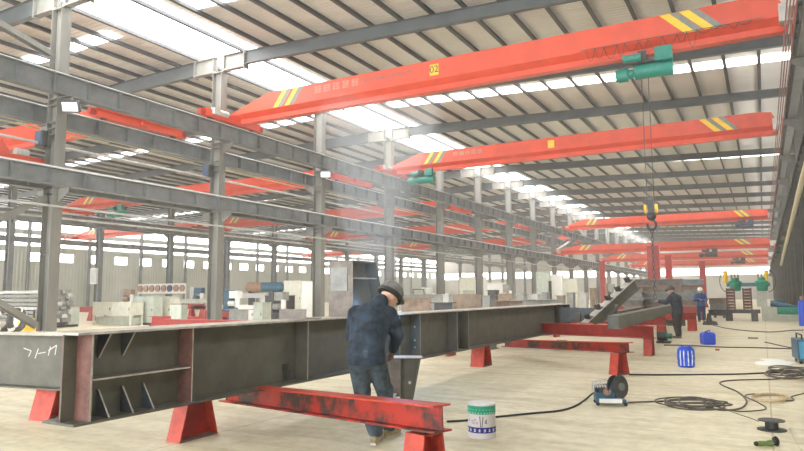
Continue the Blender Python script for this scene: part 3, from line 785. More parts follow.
MB().lathe([(.01, -.20), (.028, -.195), (.033, -.165), (.01, -.16)], 14, axis='x', c=(0, 0, .045)).box(.06, .12, -.032, .032, .02, .075).build('gear_head', BLACK, gr_)
MB().lathe([(.01, .125), (.064, .122), (.066, .130), (.05, .137), (.01, .14)], 24, axis='x', c=(0, 0, .066)).build('disc', BLACK, gr_, smooth=True)
MB().cyl((.10, .0, .075), (.10, .03, .10), .014, 10).build('side_handle', BLACK, gr_)

gr_.scale = (.74, .74, .74)
# cables on the floor
def catmull(pts, n=6):
    P = [Vector(p) for p in pts]; out = []
    for i in range(len(P)-1):
        a, b, c_, d = P[max(i-1, 0)], P[i], P[i+1], P[min(i+2, len(P)-1)]
        for k in range(n):
            t = k/n
            out.append(.5*((2*b)+(c_-a)*t+(2*a-5*b+4*c_-d)*t*t+(3*b-a-3*c_+d)*t**3))
    return out+[P[-1]]
def cable(label, px, r, m, cat='cable', group=None, name='floor_cable', z=None):
    pts = [at(u, v, Z=r*1.05) if len(q) == 2 else Vector((*at(u, v, Z=q[2]).xy, q[2])) for q in px for (u, v) in [q[:2]]]
    return tag(MB().tube(catmull(pts), r, 7).build(name, m, smooth=True), label, cat, group)
cable('black cable running past the paint bucket from the red beam to the wire feeder', [(447, 421.5), (470, 420), (500, 416.5), (535, 413), (560, 410.5), (575, 406), (586, 399), (592, 394, .10), (597, 392, .16)], .013, BLACK)
cable('dark cable leading from the wire feeder to the flattened coil', [(628, 402.5), (640, 402), (655, 401.5), (666, 401)], .012, CABLE)
rng = random.Random(5)
coil = MB()
for k in range(8):
    cx, cy, rx, ry = 693+rng.uniform(-8, 8), 403.5+rng.uniform(-2.5, 2.5), 25+rng.uniform(-9, 9), 3.6+rng.uniform(-2.4, 1.8)
    pts = [at(cx+rx*math.cos(2*math.pi*i/24), cy+ry*math.sin(2*math.pi*i/24+.25), Z=.012+.004*k) for i in range(25)]
    coil.tube(pts, .0095, 6)
tag(coil.build('cable_coil', CABLE, smooth=True), 'flattened loops of dark cable on the floor right of the wire feeder', 'cable coil')
cable('dark cable winding from the flattened coil back to the cable heap at the right', [(706, 407), (722, 410), (738, 409), (746, 404), (745, 398), (736, 391), (724, 386), (720, 382.5), (730, 380.5), (752, 379.5), (775, 379), (796, 376), (810, 374)], .012, CABLE)
cable('thin dark cable looping from the coil toward the tan rope ring', [(712, 405), (735, 411), (758, 410.5), (766, 408), (757, 402), (745, 396), (752, 394), (760, 395)], .008, CABLE)
cable('straight dark cable across the floor from the far red stand to the cable heap', [(629, 374.5), (660, 374.8), (700, 374.5), (740, 374), (775, 372.5), (812, 372)], .015, BLACK)
cable('dark cable stretched across the floor behind the blue drum', [(664, 345), (690, 345.5), (718, 347), (750, 347.5), (785, 348.5), (812, 349)], .018, CABLE)
cable('far thin cable curving across the floor behind the blue canister', [(712, 325), (725, 328), (745, 330.5), (770, 332), (790, 330.5), (806, 330)], .018, CABLE)
cable('dark cable slanting toward the blue welding machine', [(765, 342), (778, 345), (790, 347.5), (800, 348.5)], .014, CABLE)
cable('thin pale wire from the coil to the cable spool', [(724, 409), (738, 414), (750, 418), (759, 421.5)], .004, CABLE)
cable('thin yellow wire on the floor at the right, passing the grinder', [(790, 428), (794, 438), (800, 448), (806, 458)], .004, PALEY)
cable('thin grey cord leading right from the tan rope ring', [(786, 401), (794, 400), (791, 397), (797, 395), (810, 392)], .008, CABLE)
heap = MB()
for k in range(8):
    cx, cy, rx, ry = 789+rng.uniform(-7, 8), 371.5+rng.uniform(-3, 3.5), 17+rng.uniform(-5, 7), 3+rng.uniform(-1.2, 1.5)
    heap.tube([at(cx+rx*math.cos(2*math.pi*i/20+k), cy+ry*math.sin(2*math.pi*i/20+k+.3), Z=.02+.015*k) for i in range(21)], .012, 6)
tag(heap.build('cable_heap', CABLE, smooth=True), 'tangled heap of dark cables in front of the blue welding machine', 'cable coil')
ring = MB()
for k in range(5):
    ring.tube([at(770+(15+k*.8)*math.cos(2*math.pi*i/22), 397.3+(2.6+.35*k)*math.sin(2*math.pi*i/22), Z=.012+.006*k) for i in range(23)], .011, 6)
tag(ring.build('rope_ring', TAN, smooth=True), 'flat ring of tan hose lying on the floor behind the cable spool', 'hose')
# small scraps
for (u, v, l, a, lab) in ((562, 341, .32, 10, 'short dark steel strip on the floor under the red beam, left of two'), (574, 345.5, .26, -25, 'short dark steel strip on the floor under the red beam, right of two'), (753, 338.5, .30, 5, 'dark offcut lying on the floor behind the blue canister')):
    p = fp(u, v); tag(MB().prism([(-.03, 0), (.03, 0), (.03, .008), (-.02, .008), (-.02, .035), (-.03, .035)], 'x', -l/2, l/2).build('steel_offcut', DGREY, loc=(p.x, p.y, 0)), lab, 'offcut').rotation_euler = (0, 0, R(a))
p = fp(717.5, 350.5); tag(MB().prism([(-.03, 0), (.03, 0), (.03, .03), (.01, .045), (-.03, .04)], 'x', -.05, .05).build('brick_scrap', REDLIT, loc=(p.x, p.y, 0)), 'tiny red scrap on the floor right of the blue drum', 'scrap')
pw = MB()
for k in range(26):
    c = at(773+rng.gauss(0, 6), 362+rng.gauss(0, 1.3), Z=0); r = rng.uniform(.08, .30)
    pw.lathe([(r, 0), (r*.7, .006), (r*.2, .01), (.001, .01)], 9, c=(c.x, c.y, 0))
tag(pw.build('powder_spill', mat('white_powder', (.90,.90,.86), .9, 0, .03, 20)), 'patch of spilled white powder on the floor before the blue machine', 'powder', kind='stuff')

# blue welding machine at the right edge
wm = thing('welding_machine', 'blue welding machine cut by the right edge of the picture', 'welding machine', (.58, 16.6, 0), R(6))
MB().box(0, .55, 0, .9, .08, .52).build('case', MBLUE, wm, bevel=.02)
MB().box(.03, .52, -.012, 0, .12, .48).build('front_panel', mat('panel_blue', (.05,.25,.42), .4), wm)
MB().tube([(.1, .1, .52), (.1, .1, .62), (.1, .8, .62), (.1, .8, .52)], .016, 8).build('handle', BLACK, wm)
m = MB()
for sy in (.15, .75):
    for sx in (.06, .49): m.cyl((sx-.02, sy, .08), (sx+.02, sy, .08), .08, 14)
m.build('wheels', BLACK, wm)
gc = thing('figure_stand_in', 'blue cylinder shape with brown top, stand-in for a figure by the right columns', 'stand-in', (*at(803.5, 326, Z=0).xy, 0))  # added shape standing in for a half-seen figure in blue
MB().lathe([(.02, 0), (.17, 0), (.17, 1.0), (.13, 1.12), (.05, 1.18), (.02, 1.18)], 20).build('blue_body', BLUE, gc, smooth=True)
MB().lathe([(.02, 1.18), (.08, 1.18), (.08, 1.32), (.05, 1.36), (.02, 1.36)], 14).build('brown_cap', COPPER, gc, smooth=True)

# ------------------------------------------------------------------ steel stacks behind the chain
ORD = ['lowest', 'second', 'third', 'fourth', 'fifth', 'sixth', 'seventh', 'eighth']
def beam_stack(x0, x1, y, n, h, w, where, m, jitter=.12, z0=.12):
    for s in (x0+.25, x1-.35):
        tag(MB().box(s, s+.12, y-w*.75, y+w*.75, 0, z0-.002).box(s-.02, s+.14, y-w*.75, y+w*.75, 0, .02).build('timber_bearer', PLATE),
            'floor bearer under the %s end of the stack %s' % ('left' if s < (x0+x1)/2 else 'right', where), 'bearer')
    for k in range(n):
        j = rng.uniform(-jitter, jitter)
        o = MB().hbeam((x0+j, y, z0+k*h), (x1+j, y, z0+k*h), h-.004, w, .035, .02).build('steel_beam', (m, BR, MG)[(k*5) % 3])
        tag(o, '%s beam from the floor in the stack %s' % (ORD[k] if k else 'lowest', where), 'beam', 'stacked steel beams %s' % where)
beam_stack(-5.5, -3.1, 30.9, 7, .29, .55, 'behind the hanging chain', PLATE)
beam_stack(-5.4, -4.6, 30.0, 6, .28, .5, 'in front, left of the hanging chain', PLATE, .03)
beam_stack(-4.6, -3.2, 44.0, 7, .32, .6, 'beside the far worker in blue', mat('blue_grey_steel', (.24,.27,.30), .5, .1, .2, 3))
beam_stack(-3.0, -1.9, 45.0, 3, .36, .5, 'left of the green welding gantry', DGREY)
# red posts in the haze
for (u0_, u1_, vt, Y, lab) in ((647, 659, 247, 55, 'thick red post in the haze behind the hanging chain'), (665, 671.5, 256, 62, 'thin red post right of the hanging chain'), (600, 604.5, 262, 58, 'slim red post left of the beam stacks'), (699, 705, 262, 75, 'hazy red post above the far worker in blue')):
    a, b = at(u0_, vt, Y=Y), at(u1_, vt, Y=Y); w = b.x-a.x; cx = (a.x+b.x)/2
    t = thing('steel_post', lab, 'post', (cx, Y, 0))
    MB().box(-w/2, w/2, -.22, .22, .03, a.z).build('shaft', REDP, t)
    MB().box(-w/2-.15, w/2+.15, -.4, .4, 0, .03).build('foot_plate', REDP, t)
    MB().box(-w/2-.08, w/2+.08, -.3, .3, a.z, a.z+.05).build('cap_plate', REDP, t)
    m = MB()
    for s in (-1, 1): m.prism([(s*w/2, .03), (s*(w/2+.14), .03), (s*w/2, .5)], 'y', -.02, .02)
    m.build('gusset', REDP, t)

# ------------------------------------------------------------------ green welding gantry at the far right
sw = thing('welding_gantry', 'green twin-head welding machine between the far red crane and the right columns', 'welding machine', (-.9, 41.0, 0))
MB().box(-.9, 1.25, -.12, .12, 1.86, 2.06).build('crossbeam', mat('teal_beam', (.08,.22,.26), .5), sw)
for cx in (-.45, .85):
    h = MB().lathe([(.05, 1.60), (.24, 1.62), (.27, 1.7), (.27, 1.95), (.33, 1.97), (.33, 2.12), (.2, 2.2), (.2, 2.34), (.05, 2.36)], 18, c=(cx, -.2, 0)).build('welding_head', GREEN, sw, smooth=True)
    m = MB()
    for k in range(3): m.cyl((cx-.16+.16*k, -.22, 2.34), (cx-.16+.16*k, -.22, 2.58), .05, 10)
    m.build('valve_block', COPPER, h)
for s, cx in ((-1, -.86), (1, 1.14)):
    MB().cyl((cx-.1, -.2, 2.05), (cx-.04, -.2, 2.72), .12, 14).build('flux_hopper', YELLOW, sw, smooth=True)
    MB().tube([(cx, -.2, 2.7)]+[(cx+s*.36*math.sin(R(a)), -.2, 2.15+.6*math.cos(R(a))) for a in range(0, 181, 20)], .022, 6).build('hose', DGREY, sw)
MB().box(.55, 1.05, -.1, .5, .75, 1.62).box(.75, 1.6, -.15, .6, 0, .78).box(1.6, 2.5, -.1, .5, 0, .30).build('frame_column', CREAM, sw)
MB().cyl((1.2, -.25, .95), (2.6, -.15, .62), .14, 14).box(1.2, 1.9, -.2, .1, .75, 1.1).build('conveyor', MBLUE, sw)
MB().cyl((1.5, -.4, .55), (2.9, -.3, .52), .20, 14).build('roller_pipe', GREEN, sw, smooth=True)
rk = thing('roller_trestle', 'dark low trestle carrying two brown roller racks before the green machine', 'trestle', (-1.2, 40.0, 0))
MB().box(-.65, 1.0, -.3, .3, .42, .62).build('deck', DGREY, rk)
for sx in (-.5, .72): MB().box(sx-.16, sx+.16, -.28, .28, 0, .42).build('leg', DGREY, rk)
for cx, lab in ((-.38, 'left of the two brown roller racks on the dark trestle'), (.42, 'right of the two brown roller racks on the dark trestle')):
    t = thing('roller_rack', lab, 'rack', (-1.2+cx, 40.0, .62))
    m = MB()
    for s in (-.19, .19): m.box(s-.03, s+.03, -.15, .15, 0, 1.15)
    m.build('upright', mat('rack_brown', (.15,.065,.05), .6, 0, .2, 6), t)
    m = MB()
    for k in range(7): m.cyl((-.16, -.05, .10+.16*k), (.16, -.05, .10+.16*k), .065, 12)
    m.build('rollers', mat('rack_brown', (.26,.12,.09)), t, smooth=True)
loose('motor_unit', 'small dark motor on the floor beside the far red stand', 'motor', (*fp(664, 343).xy, 0), [('housing', MB().cyl((-.18, 0, .22), (.1, 0, .22), .15, 14).box(-.2, .2, -.15, .15, 0, .06).box(-.1, 0, -.06, .06, .06, .12), DGREY), ('shaft_cover', MB().cyl((.1, 0, .22), (.25, 0, .22), .08, 12), GREEN)])
loose('clamp_block', 'black lump of a clamp on the floor below the far worker in blue', 'clamp', (*fp(710, 325).xy, 0), [('body', MB().prism([(-.3, 0), (.35, 0), (.3, .15), (.1, .2), (.05, .55), (-.08, .55), (-.15, .2), (-.3, .12)], 'y', -.15, .15), DGREY), ('screw', MB().cyl((-.02, 0, .5), (.3, 0, .62), .04, 10), DGREY)])

# ------------------------------------------------------------------ left aisle equipment
def px_box(u0_, u1_, vt, Y, vb=None):
    a = at(u0_, vt, Y=Y); b = at(u1_, vt, Y=Y); z0 = 0 if vb is None else max(0, at(u0_, vb, Y=Y).z)
    return a.x, b.x, z0, (a.z+b.z)/2
def cabinet(label, u0_, u1_, vt, Y, m=None, doors=2, dep=.6, plinth=.12, cat='cabinet', legs=False, name='control_cabinet', lift=0.0):
    x0, x1, _, z1 = px_box(u0_, u1_, vt, Y); z1 = max(z1, .4)
    w = x1-x0; m = m or CREAM
    t = thing(name, label, cat, (x0, Y, 0))
    zb = .45*z1 if legs else plinth
    if legs:
        for (sx, sy) in ((.05, .05), (w-.05, .05), (.05, dep-.05), (w-.05, dep-.05)):
            MB().box(sx-.04, sx+.04, sy-.04, sy+.04, 0, zb).build('leg', m, t)
        MB().box(.1, w-.1, .12, dep-.1, .06, zb-.1).build('lower_shelf', GREYG, t)
    else: MB().box(.03, w-.03, .03, dep-.03, 0, plinth).build('plinth', DGREY, t)
    MB().box(0, w, 0, dep, zb, z1).build('body', m, t, bevel=.015)
    for k in range(doors):
        a, b = w*k/doors+.02, w*(k+1)/doors-.02
        d = MB().box(a, b, -.02, -.001, zb+.03, z1-.04).build('door', m, t)
        MB().box(b-.08, b-.05, -.05, -.02, (zb+z1)/2-.07, (zb+z1)/2+.07).build('handle', DGREY, d)
    MB().box(-.02, w+.02, -.03, dep+.02, z1, z1+.03).build('top', m, t)
    return t
cabinet('cream double bench cabinet on legs behind the girder, leftmost cabinet', 93, 131, 302.5, 23.0, CREAM, 2, .8, legs=True)
cabinet('tall grey-green two-door cabinet behind the girder', 134.5, 154, 297, 24.0, GREYG, 2)
cabinet('pale cabinet right of the tall two-door one', 155, 171, 297, 25.0, CREAM, 1)
cabinet('cream control panel cabinet beside the white cabinet', 284, 301, 281, 36.0, CREAM, 2)
cabinet('tall white cabinet behind the second column', 301.5, 318, 281.5, 33.0, WHITE, 1)
cabinet('low white box bench right of the first red beam', 238, 254, 306, 26.0, WHITE, 1)
cabinet('grey-green block cabinet beside the low white bench', 253.5, 263, 303, 24.0, GREYG, 1)
cabinet('grey cabinet right of the nearest tall column', 57.5, 69, 307.5, 21.0, GREYG, 1)
cabinet('green cabinet with open side standing far behind the sixth column', 536, 549, 272, 62.0, GREYG, 1)
cabinet('white cabinet beside the far green cabinet', 549, 562, 275, 64.0, WHITE, 1)
cabinet('pale booth wall unit far behind the fourth column', 459, 482, 277, 72.0, CREAM, 3, 1.5)
cabinet('tall pale booth far left of the far green cabinet', 487, 503, 283, 66.0, WHITE, 2, 1.5)
cabinet('white tool cabinet near the last red post at left', 563, 577, 279, 66.0, CREAM, 2)
cabinet('grey cabinet standing behind the girder left of the smoke', 265, 288, 296, 28.0, DGREY, 2)

# rack of tubes at the left edge
xl, xr = -39.0, -30.1
for sx in (xl+1, xr-.8):
    tag(MB().box(sx-.1, sx+.1, 19.4, 20.9, 0, .28).box(sx-.1, sx-.04, 20.85, 20.95, .28, 1.9).box(sx-.1, sx-.04, 19.30, 19.36, .28, .9).build('rack_bearer', DGREY), 'floor bearer under the %s end of the grey tube pile' % ('hidden' if sx < -32 else 'right'), 'bearer')
for k in range(8):
    for j in range(4):
        off = rng.uniform(-.2, .2)
        m = MB().box(xl+off, xr+off, 19.45+.33*j, 19.75+.33*j, .285+k*.20, .285+k*.20+.15).box(xr+off-.05, xr+off-.001, 19.47+.33*j, 19.73+.33*j, .285+k*.20+.15, .285+k*.20+.19)
        tag(m.build('steel_bar', (MG_T, LGREY, MG_T, MG)[(k*3+j) % 4], bevel=.02), 'steel bar in the left edge pile, %s layer, %s row from front' % (ORD[k] if k else 'bottom', ('first', 'second', 'third', 'fourth')[j]), 'steel bar', 'steel bars piled at the left edge')
# coils in front of the tubes
for (u, v, r, Y, lab) in ((3, 318, .42, 16.4, 'dark coil of wire at the left edge wrapped in white film, lower left'), (17, 316, .42, 16.8, 'dark wire coil standing on edge beside the white sheet at left')):
    c = at(u, v, Y=Y); t = thing('wire_coil', lab, 'coil', (c.x, Y, r+.12), R(20))
    m = MB(); n = 26
    rs = []
    for i in range(n):
        A = 2*math.pi*i/n; rs.append([((.14*math.cos(B)), (r+.12*math.sin(B))*math.cos(A), (r+.12*math.sin(B))*math.sin(A)) for B in [2*math.pi*j/10 for j in range(10)]])
    rs.append(rs[0]); m.rings(rs, caps=False); m.build('winding', DGREY, t, smooth=True)
    m = MB()
    for A in (.4, 1.3, 2.4, 4.0):
        cy, cz = r*math.cos(A), r*math.sin(A)
        m.ell((0, cy, cz), .16, .15, .15, 8)
    m.build('film_wrap', WHITE, t, smooth=True)
loose('sheet_bundle', 'white wrapped bundle lying right of the wire coils at left', 'bundle', (at(27, 322, Y=18.2).x, 18.0, 0), [('wrap', MB().rings([[(-.5, -.4, 0), (.5, -.4, 0), (.5, .4, 0), (-.5, .4, 0)], [(-.55, -.42, .35), (.45, -.4, .5), (.5, .42, .3), (-.5, .4, .55)], [(-.3, -.2, .75), (.2, -.15, .7), (.2, .2, .55), (-.3, .2, .8)]]), WHITE), ('yellow_cover', MB().rings([[(.3, -.45, .0), (.75, -.35, 0), (.7, .2, 0), (.35, .2, 0)], [(.32, -.4, .5), (.7, -.35, .62), (.65, .15, .55), (.35, .15, .45)]]), YELLOW)])
loose('steel_plate', 'thin pale plate lying on top of the shorter girder at left', 'plate', (-8.1, 5.12, 1.081), [('plate', MB().box(-.45, .45, -.12, .2, 0, .012), STEEL_TOP)], R(8))
# floor workpieces in the left aisle
def lbeam(label, u0_, u1_, v, Y, h=.3, m=None, w=.25, z=None, cat='beam', name='steel_beam'):
    a, b = at(u0_, v, Y=Y), at(u1_, v, Y=Y)
    zz = max(.0, a.z-h) if z is None else z
    t = thing(name, label, cat, (a.x, Y, 0)); L = b.x-a.x
    m = m or REDP
    k = MB().box(0, L, -w/2, w/2, zz, zz+.02).build('bottom_flange', m, t)
    MB().box(0, L, -w/2, w/2, zz+h-.02, zz+h).build('top_flange', m, t)
    MB().box(0, L, -.008, .008, zz+.02, zz+h-.02).build('web', m, t)
    if zz > .02:
        for s in (.06*L, .92*L):
            MB().rings([[(s-.2, -.2, 0), (s+.2, -.2, 0), (s+.2, .2, 0), (s-.2, .2, 0)], [(s-.12, -.12, zz), (s+.12, -.12, zz), (s+.12, .12, zz), (s-.12, .12, zz)]]).build('stand_leg', m, t)
    return t
lbeam('red beam behind the girder in front of the pale cabinet', 152, 199, 316, 16.0, .32)
lbeam('red beam continuing right behind the girder top, past the second column', 165, 254, 319, 13.0, .34)
lbeam('red frame beam low behind the two-door cabinets', 180, 205, 303.5, 30.0, .35)
lbeam('red frame beam on the floor left of the cream bench cabinet', 70, 94, 306.5, 27.0, .35)
lbeam('long cream conveyor bench in the left aisle beyond the cabinets', 172, 206, 299, 34.0, .25, CREAM, .8, cat='bench', name='conveyor_bench')
lbeam('white workbench under the brown and blue vessel', 233, 266, 293.5, 34.0, .3, WHITE, 1.2, cat='bench', name='work_bench')
lbeam('red beam far left behind the second column base', 191, 206, 305, 30.0, .3)
lbeam('red low frame beside the white bench', 222, 236, 312, 24.0, .25)
pp = thing('steel_post', 'short grey-green box post standing behind the girder before the red beam', 'post', (at(171.5, 305, Y=14.5).x, 14.5, 0))
q = px_box(171.5, 181.5, 304.5, 14.5)
MB().box(0, q[1]-q[0], 0, .25, 0, q[3]).box(-.06, q[1]-q[0]+.06, -.06, .31, 0, .02).build('shaft', GREYG, pp)
MB().box(-.02, q[1]-q[0]+.02, -.02, .27, q[3], q[3]+.02).build('cap_plate', PRIMER, pp)
# vessel
c = at(248, 287.5, Y=38.0); d = at(283, 287, Y=38.0)
v_ = thing('pressure_vessel', 'horizontal brown and blue cylinder vessel on the bench in the left aisle', 'vessel', (c.x, 38.0, c.z))
L = d.x-c.x
MB().lathe([(.02, -.15), (.25, -.1), (.38, .1), (.38, L*.45), (.02, L*.45)], 20, axis='x').build('brown_end', COPPER, v_, smooth=True)
MB().lathe([(.02, L*.45), (.36, L*.45), (.36, L*.95), (.22, L), (.02, L)], 20, axis='x').build('blue_shell', MBLUE, v_, smooth=True)
m = MB()
for s in (.3, L-.4): m.box(s, s+.15, -.3, .3, -c.z, -.25)
m.build('saddle', DGREY, v_)
# reel wall: row of round rolls before the siding
xw0 = at(138, 284, Y=44).x; n = 9
tr_ = thing('roll_rack', 'long pale rack frame with a row of round holes by the wall siding', 'rack', (xw0, 44.0, 0))
xw1 = at(186, 284, Y=44).x; L = xw1-xw0; ztop = at(150, 286, Y=44).z+.2
MB().box(0, L, 0, .08, ztop-.08, ztop).box(0, L, 0, .08, ztop-.95, ztop-.87).box(0, .08, 0, .08, 0, ztop).box(L-.08, L, 0, .08, 0, ztop).box(0, L, .05, .07, ztop-.9, ztop-.05).build('frame', WHITE, tr_)
for k in range(8):
    x = (k+.5)*L/8
    tag(MB().lathe([(.10, -.1), (.32, -.1), (.32, .02), (.10, .02)], 18, axis='y', c=(xw0+x, 43.95, ztop-.45)).build('wire_roll', COPPER if k != 5 else DKBLUE, smooth=True),
        'round roll in the pale rack by the siding, %s from the left' % ('first', 'second', 'third', 'fourth', 'fifth', 'dark blue sixth', 'seventh', 'eighth')[k], 'roll', 'rolls in the rack by the siding')
# brown and grey workpieces between the girder and the second column row
def block(label, u0_, u1_, vt, Y, m, dep=.5, kind=0, name='steel_box_section', cat='workpiece'):
    x0, x1, _, z1 = px_box(u0_, u1_, vt, Y); w = x1-x0
    t = thing(name, label, cat, (x0, Y, 0))
    if kind == 0:      # box section stood on end with base and cap
        MB().box(.02, w-.02, .02, dep-.02, .025, z1-.02).build('shaft', m, t)
        MB().box(-.03, w+.03, -.03, dep+.03, 0, .025).build('base_plate', m, t); MB().box(-.02, w+.02, -.02, dep+.02, z1-.02, z1).build('cap_plate', m, t)
    elif kind == 1:    # plate on edge with ribs
        MB().box(0, w, 0, .03, .0, z1).build('plate', m, t)
        r = MB(); n = max(2, int(w/.5))
        for k in range(n): r.rings([[(w*(k+.5)/n-.01, .03, 0), (w*(k+.5)/n+.01, .03, 0), (w*(k+.5)/n+.01, .03, z1*.9), (w*(k+.5)/n-.01, .03, z1*.9)], [(w*(k+.5)/n-.01, dep, 0), (w*(k+.5)/n+.01, dep, 0), (w*(k+.5)/n+.01, .12, z1*.9), (w*(k+.5)/n-.01, .12, z1*.9)]])
        r.build('ribs', m, t)
    else:              # girder piece on two feet
        MB().box(0, w, 0, dep, z1-.02, z1).build('top_flange', m, t); MB().box(0, w, 0, dep, z1*.45, z1*.45+.02).build('bottom_flange', m, t); MB().box(0, w, dep/2-.01, dep/2+.01, z1*.45+.02, z1-.02).build('web', m, t)
        for s in (.12*w, .8*w): MB().box(s, s+.1, .05, dep-.05, 0, z1*.45).build('foot', REDP, t)
    return t
block('wide brown plate standing behind the girder right of the fourth column', 449, 481, 294, 17.5, BR, .5, 1)
block('grey box section right of the wide brown plate', 481.5, 490, 295.5, 17.3, MG)
block('pale grey post stub under the fourth column', 442, 449, 294, 16.5, LGREY, .3)
block('brown ribbed plate left of the girder end, behind the top flange', 498, 512, 293.5, 21.0, BR, .5, 1)
block('dark girder piece low behind the welder to his right', 430, 448, 302.5, 15.0, DGREY, .5, 2)
block('grey box stub with a flat top nearest the girder far end', 541, 547, 292, 24.0, MG)
block('grey box stub second from the girder far end', 531, 538, 294, 25.0, LGREY)
block('grey square stub third from the girder far end', 516, 524, 294, 26.0, MG)
block('brown girder piece on feet behind the far half of the girder', 484, 520, 300.5, 19.5, BR, .5, 2)
block('grey girder piece on feet behind the girder end', 520, 560, 299.5, 23.0, MG, .6, 2)
block('small brown stub right of the girder end in the background', 556, 563, 295.5, 28.0, BR)
block('pale stub behind the cleated stringer, left one', 566, 573, 292.5, 30.0, MG)
block('pale stub behind the cleated stringer, right one', 578, 586, 292.5, 30.0, LGREY)
block('tall brown box post in the background left of the red post', 589, 595, 288, 34.0, BR)
block('grey plates standing at the foot of the fifth column', 463, 474, 290.5, 30.0, MG, .5, 1)
block('dark box section beside the fifth column foot', 487, 496, 290, 31.0, DGREY)
block('grey girder piece on feet right of the second tall column foot', 224, 243, 309.5, 19.5, MG, .6, 2)
block('long brown girder piece on feet behind the smoke', 398, 428, 297.5, 24.0, BR, .6, 2)
block('pale grey girder piece on feet farther behind the smoke', 396, 440, 294.5, 30.0, MG, .6, 2)
def machine(label, u0_, u1_, vt, Y, m, m2, head=True):
    x0, x1, _, z1 = px_box(u0_, u1_, vt, Y); w = x1-x0
    t = thing('workshop_machine', label, 'machine', (x0, Y, 0))
    MB().box(0, w, 0, .8, 0, z1*.35).box(.05*w, .95*w, .05, .75, z1*.35, z1*.40).build('bed', m, t, bevel=.02)
    MB().box(.06*w, .30*w, .1, .7, z1*.40, z1).build('column', m, t, bevel=.02)
    if head: MB().box(.25*w, .75*w, .15, .65, z1*.72, z1*.97).cyl((.62*w, .4, z1*.72), (.62*w, .4, z1*.5), .07, 12).build('head', m2, t, bevel=.02)
    MB().cyl((.30*w, .2, z1*.55), (.6*w, .2, z1*.55), z1*.09, 14).build('motor', m2, t, smooth=True)
    MB().box(.78*w, .95*w, -.03, .1, z1*.42, z1*.75).box(.8*w, .93*w, -.036, -.03, z1*.5, z1*.7).build('control_panel', WHITE, t)
    return t
machine('blue and white machine tool behind the second column, left of the vessel bench', 222, 240, 290, 31.0, MBLUE, WHITE)
machine('dark machine with a motor in front of the cream control panel', 266, 286, 291, 26.0, DGREY, MG)
machine('grey machine far behind the smoke, left of the yellow tractor', 372, 392, 284, 40.0, LGREY, GREYG)
machine('pale green machine by the foot of the fourth column', 420, 436, 287, 52.0, GREYG, LGREY)
machine('white machine far behind the brown ribbed plate', 498, 512, 284, 55.0, WHITE, MG)
machine('dark machine by the wall siding left of the rack of rolls', 118, 134, 289, 46.0, MG, COPPER)
machine('small grey machine right of the rack of rolls', 188, 204, 287, 44.0, LGREY, MBLUE)
machine('brown machine between the far white cabinet and the beam stack', 604, 616, 283, 48.0, BR, MG)
machine('grey machine just right of the cleated stringer top', 616, 624, 285, 52.0, MG, DGREY)
for (u, v, lab) in ((292, 300, 'coil of pale hose hung on the dark machine side'), ):
    pass
# yellow forklift-like tug and light hoist post
tg = thing('tow_tractor', 'small yellow tow tractor in the left aisle behind the smoke', 'tractor', (at(409, 295, Y=44).x, 44.0, 0))
MB().prism([(0, .35), (2.0, .35), (2.0, 1.0), (1.5, 1.15), (.9, 1.05), (.0, .95)], 'y', 0, 1.1).build('body', YELLOW, tg)
for sx in (.4, 1.6):
    MB().cyl((sx, -.06, .35), (sx, .14, .35), .35, 18).build('wheel', BLACK, tg, smooth=True)
MB().tube([(.3, .1, .95), (.3, .1, 1.9), (1.2, .1, 1.9), (1.3, .1, 1.05)], .05, 8).build('roll_bar', DGREY, tg)
# dark standing bar in the middle distance
block('slender black upright by the far green cabinet', 548, 551, 281, 45.0, BLACK, .2)
# end truck parked on the lower rear rail
et = thing('crane_end_truck', 'red crane end truck on the lower rear rail left of the nearest column', 'crane truck', (AX-.62, 12.6, RLW))
MB().box(-.14, .14, -1.9, 1.9, .12, .36).box(-.17, .17, -1.9, 1.9, .36, .40).build('frame', CRANE, et)
for yy in (-1.4, 1.4): MB().cyl((-.09, yy, .15), (.09, yy, .15), .15, 18).build('wheel', DGREY, et, smooth=True)
MB().prism([(-.9, .40), (.3, .40), (.0, .85), (-.6, .85)], 'x', -.14, .14).build('bracket', CRANE, et)
MB().cyl((.05, .5, .52), (.05, .95, .52), .13, 14).build('drive_motor', LGREY, et, smooth=True)
# floodlights on the columns
def flood(label, p, rz):
    t = thing('floodlight', label, 'floodlight', p, rz, 'floodlights on the column row')
    MB().box(-.30, .30, -.10, .10, -.22, .20).build('housing', DGREY, t, bevel=.02)
    MB().box(-.26, .26, -.112, -.10, -.16, .16).build('lens', LAMP, t)
    MB().bar((0, .10, 0), (-.15, .5, .1), .06, .06).build('arm', DGREY, t)
    t.rotation_euler = (R(28), 0, rz)
flood('floodlight with a pale square lens on the nearest tall column', (-21.15, 14.15, 8.25), R(35))
flood('small floodlight on the third tall column, below the red end carriage', (-21.15, 29.6, 8.28), R(35))
for n in ():
    flood('floodlight on the %s tall column from the left' % ('fourth', 'fifth', 'sixth')[n-3], (-21.15, D0+n*SP-.4, 8.3), R(35))
# switch boxes
for (p, lab) in (((AX-.1, D0-.28, 7.15), 'dark switch box on the nearest tall column between the crane runways'), ((AX-.1, D0+SP-.28, 7.3), 'dark switch box on the second tall column between the crane runways')):
    t = thing('switch_box', lab, 'switch box', p)
    MB().box(-.45, -.02, -.16, .06, -.28, .28).build('case', DGREY, t, bevel=.01); MB().box(-.40, -.07, -.175, -.16, -.22, .22).build('door', DKBLUE, t)
t = thing('switch_box', 'pale grey box on a dark column of the middle row, above the cabinets', 'switch box', (BX-.1, D0+3*SP-.30+0, 3.3))
MB().box(-.3, .5, -.25, -.02, -.7, .7).build('case', WHITE, t, bevel=.02); MB().box(-.24, .44, -.27, -.25, -.62, .62).build('door', LGREY, t)
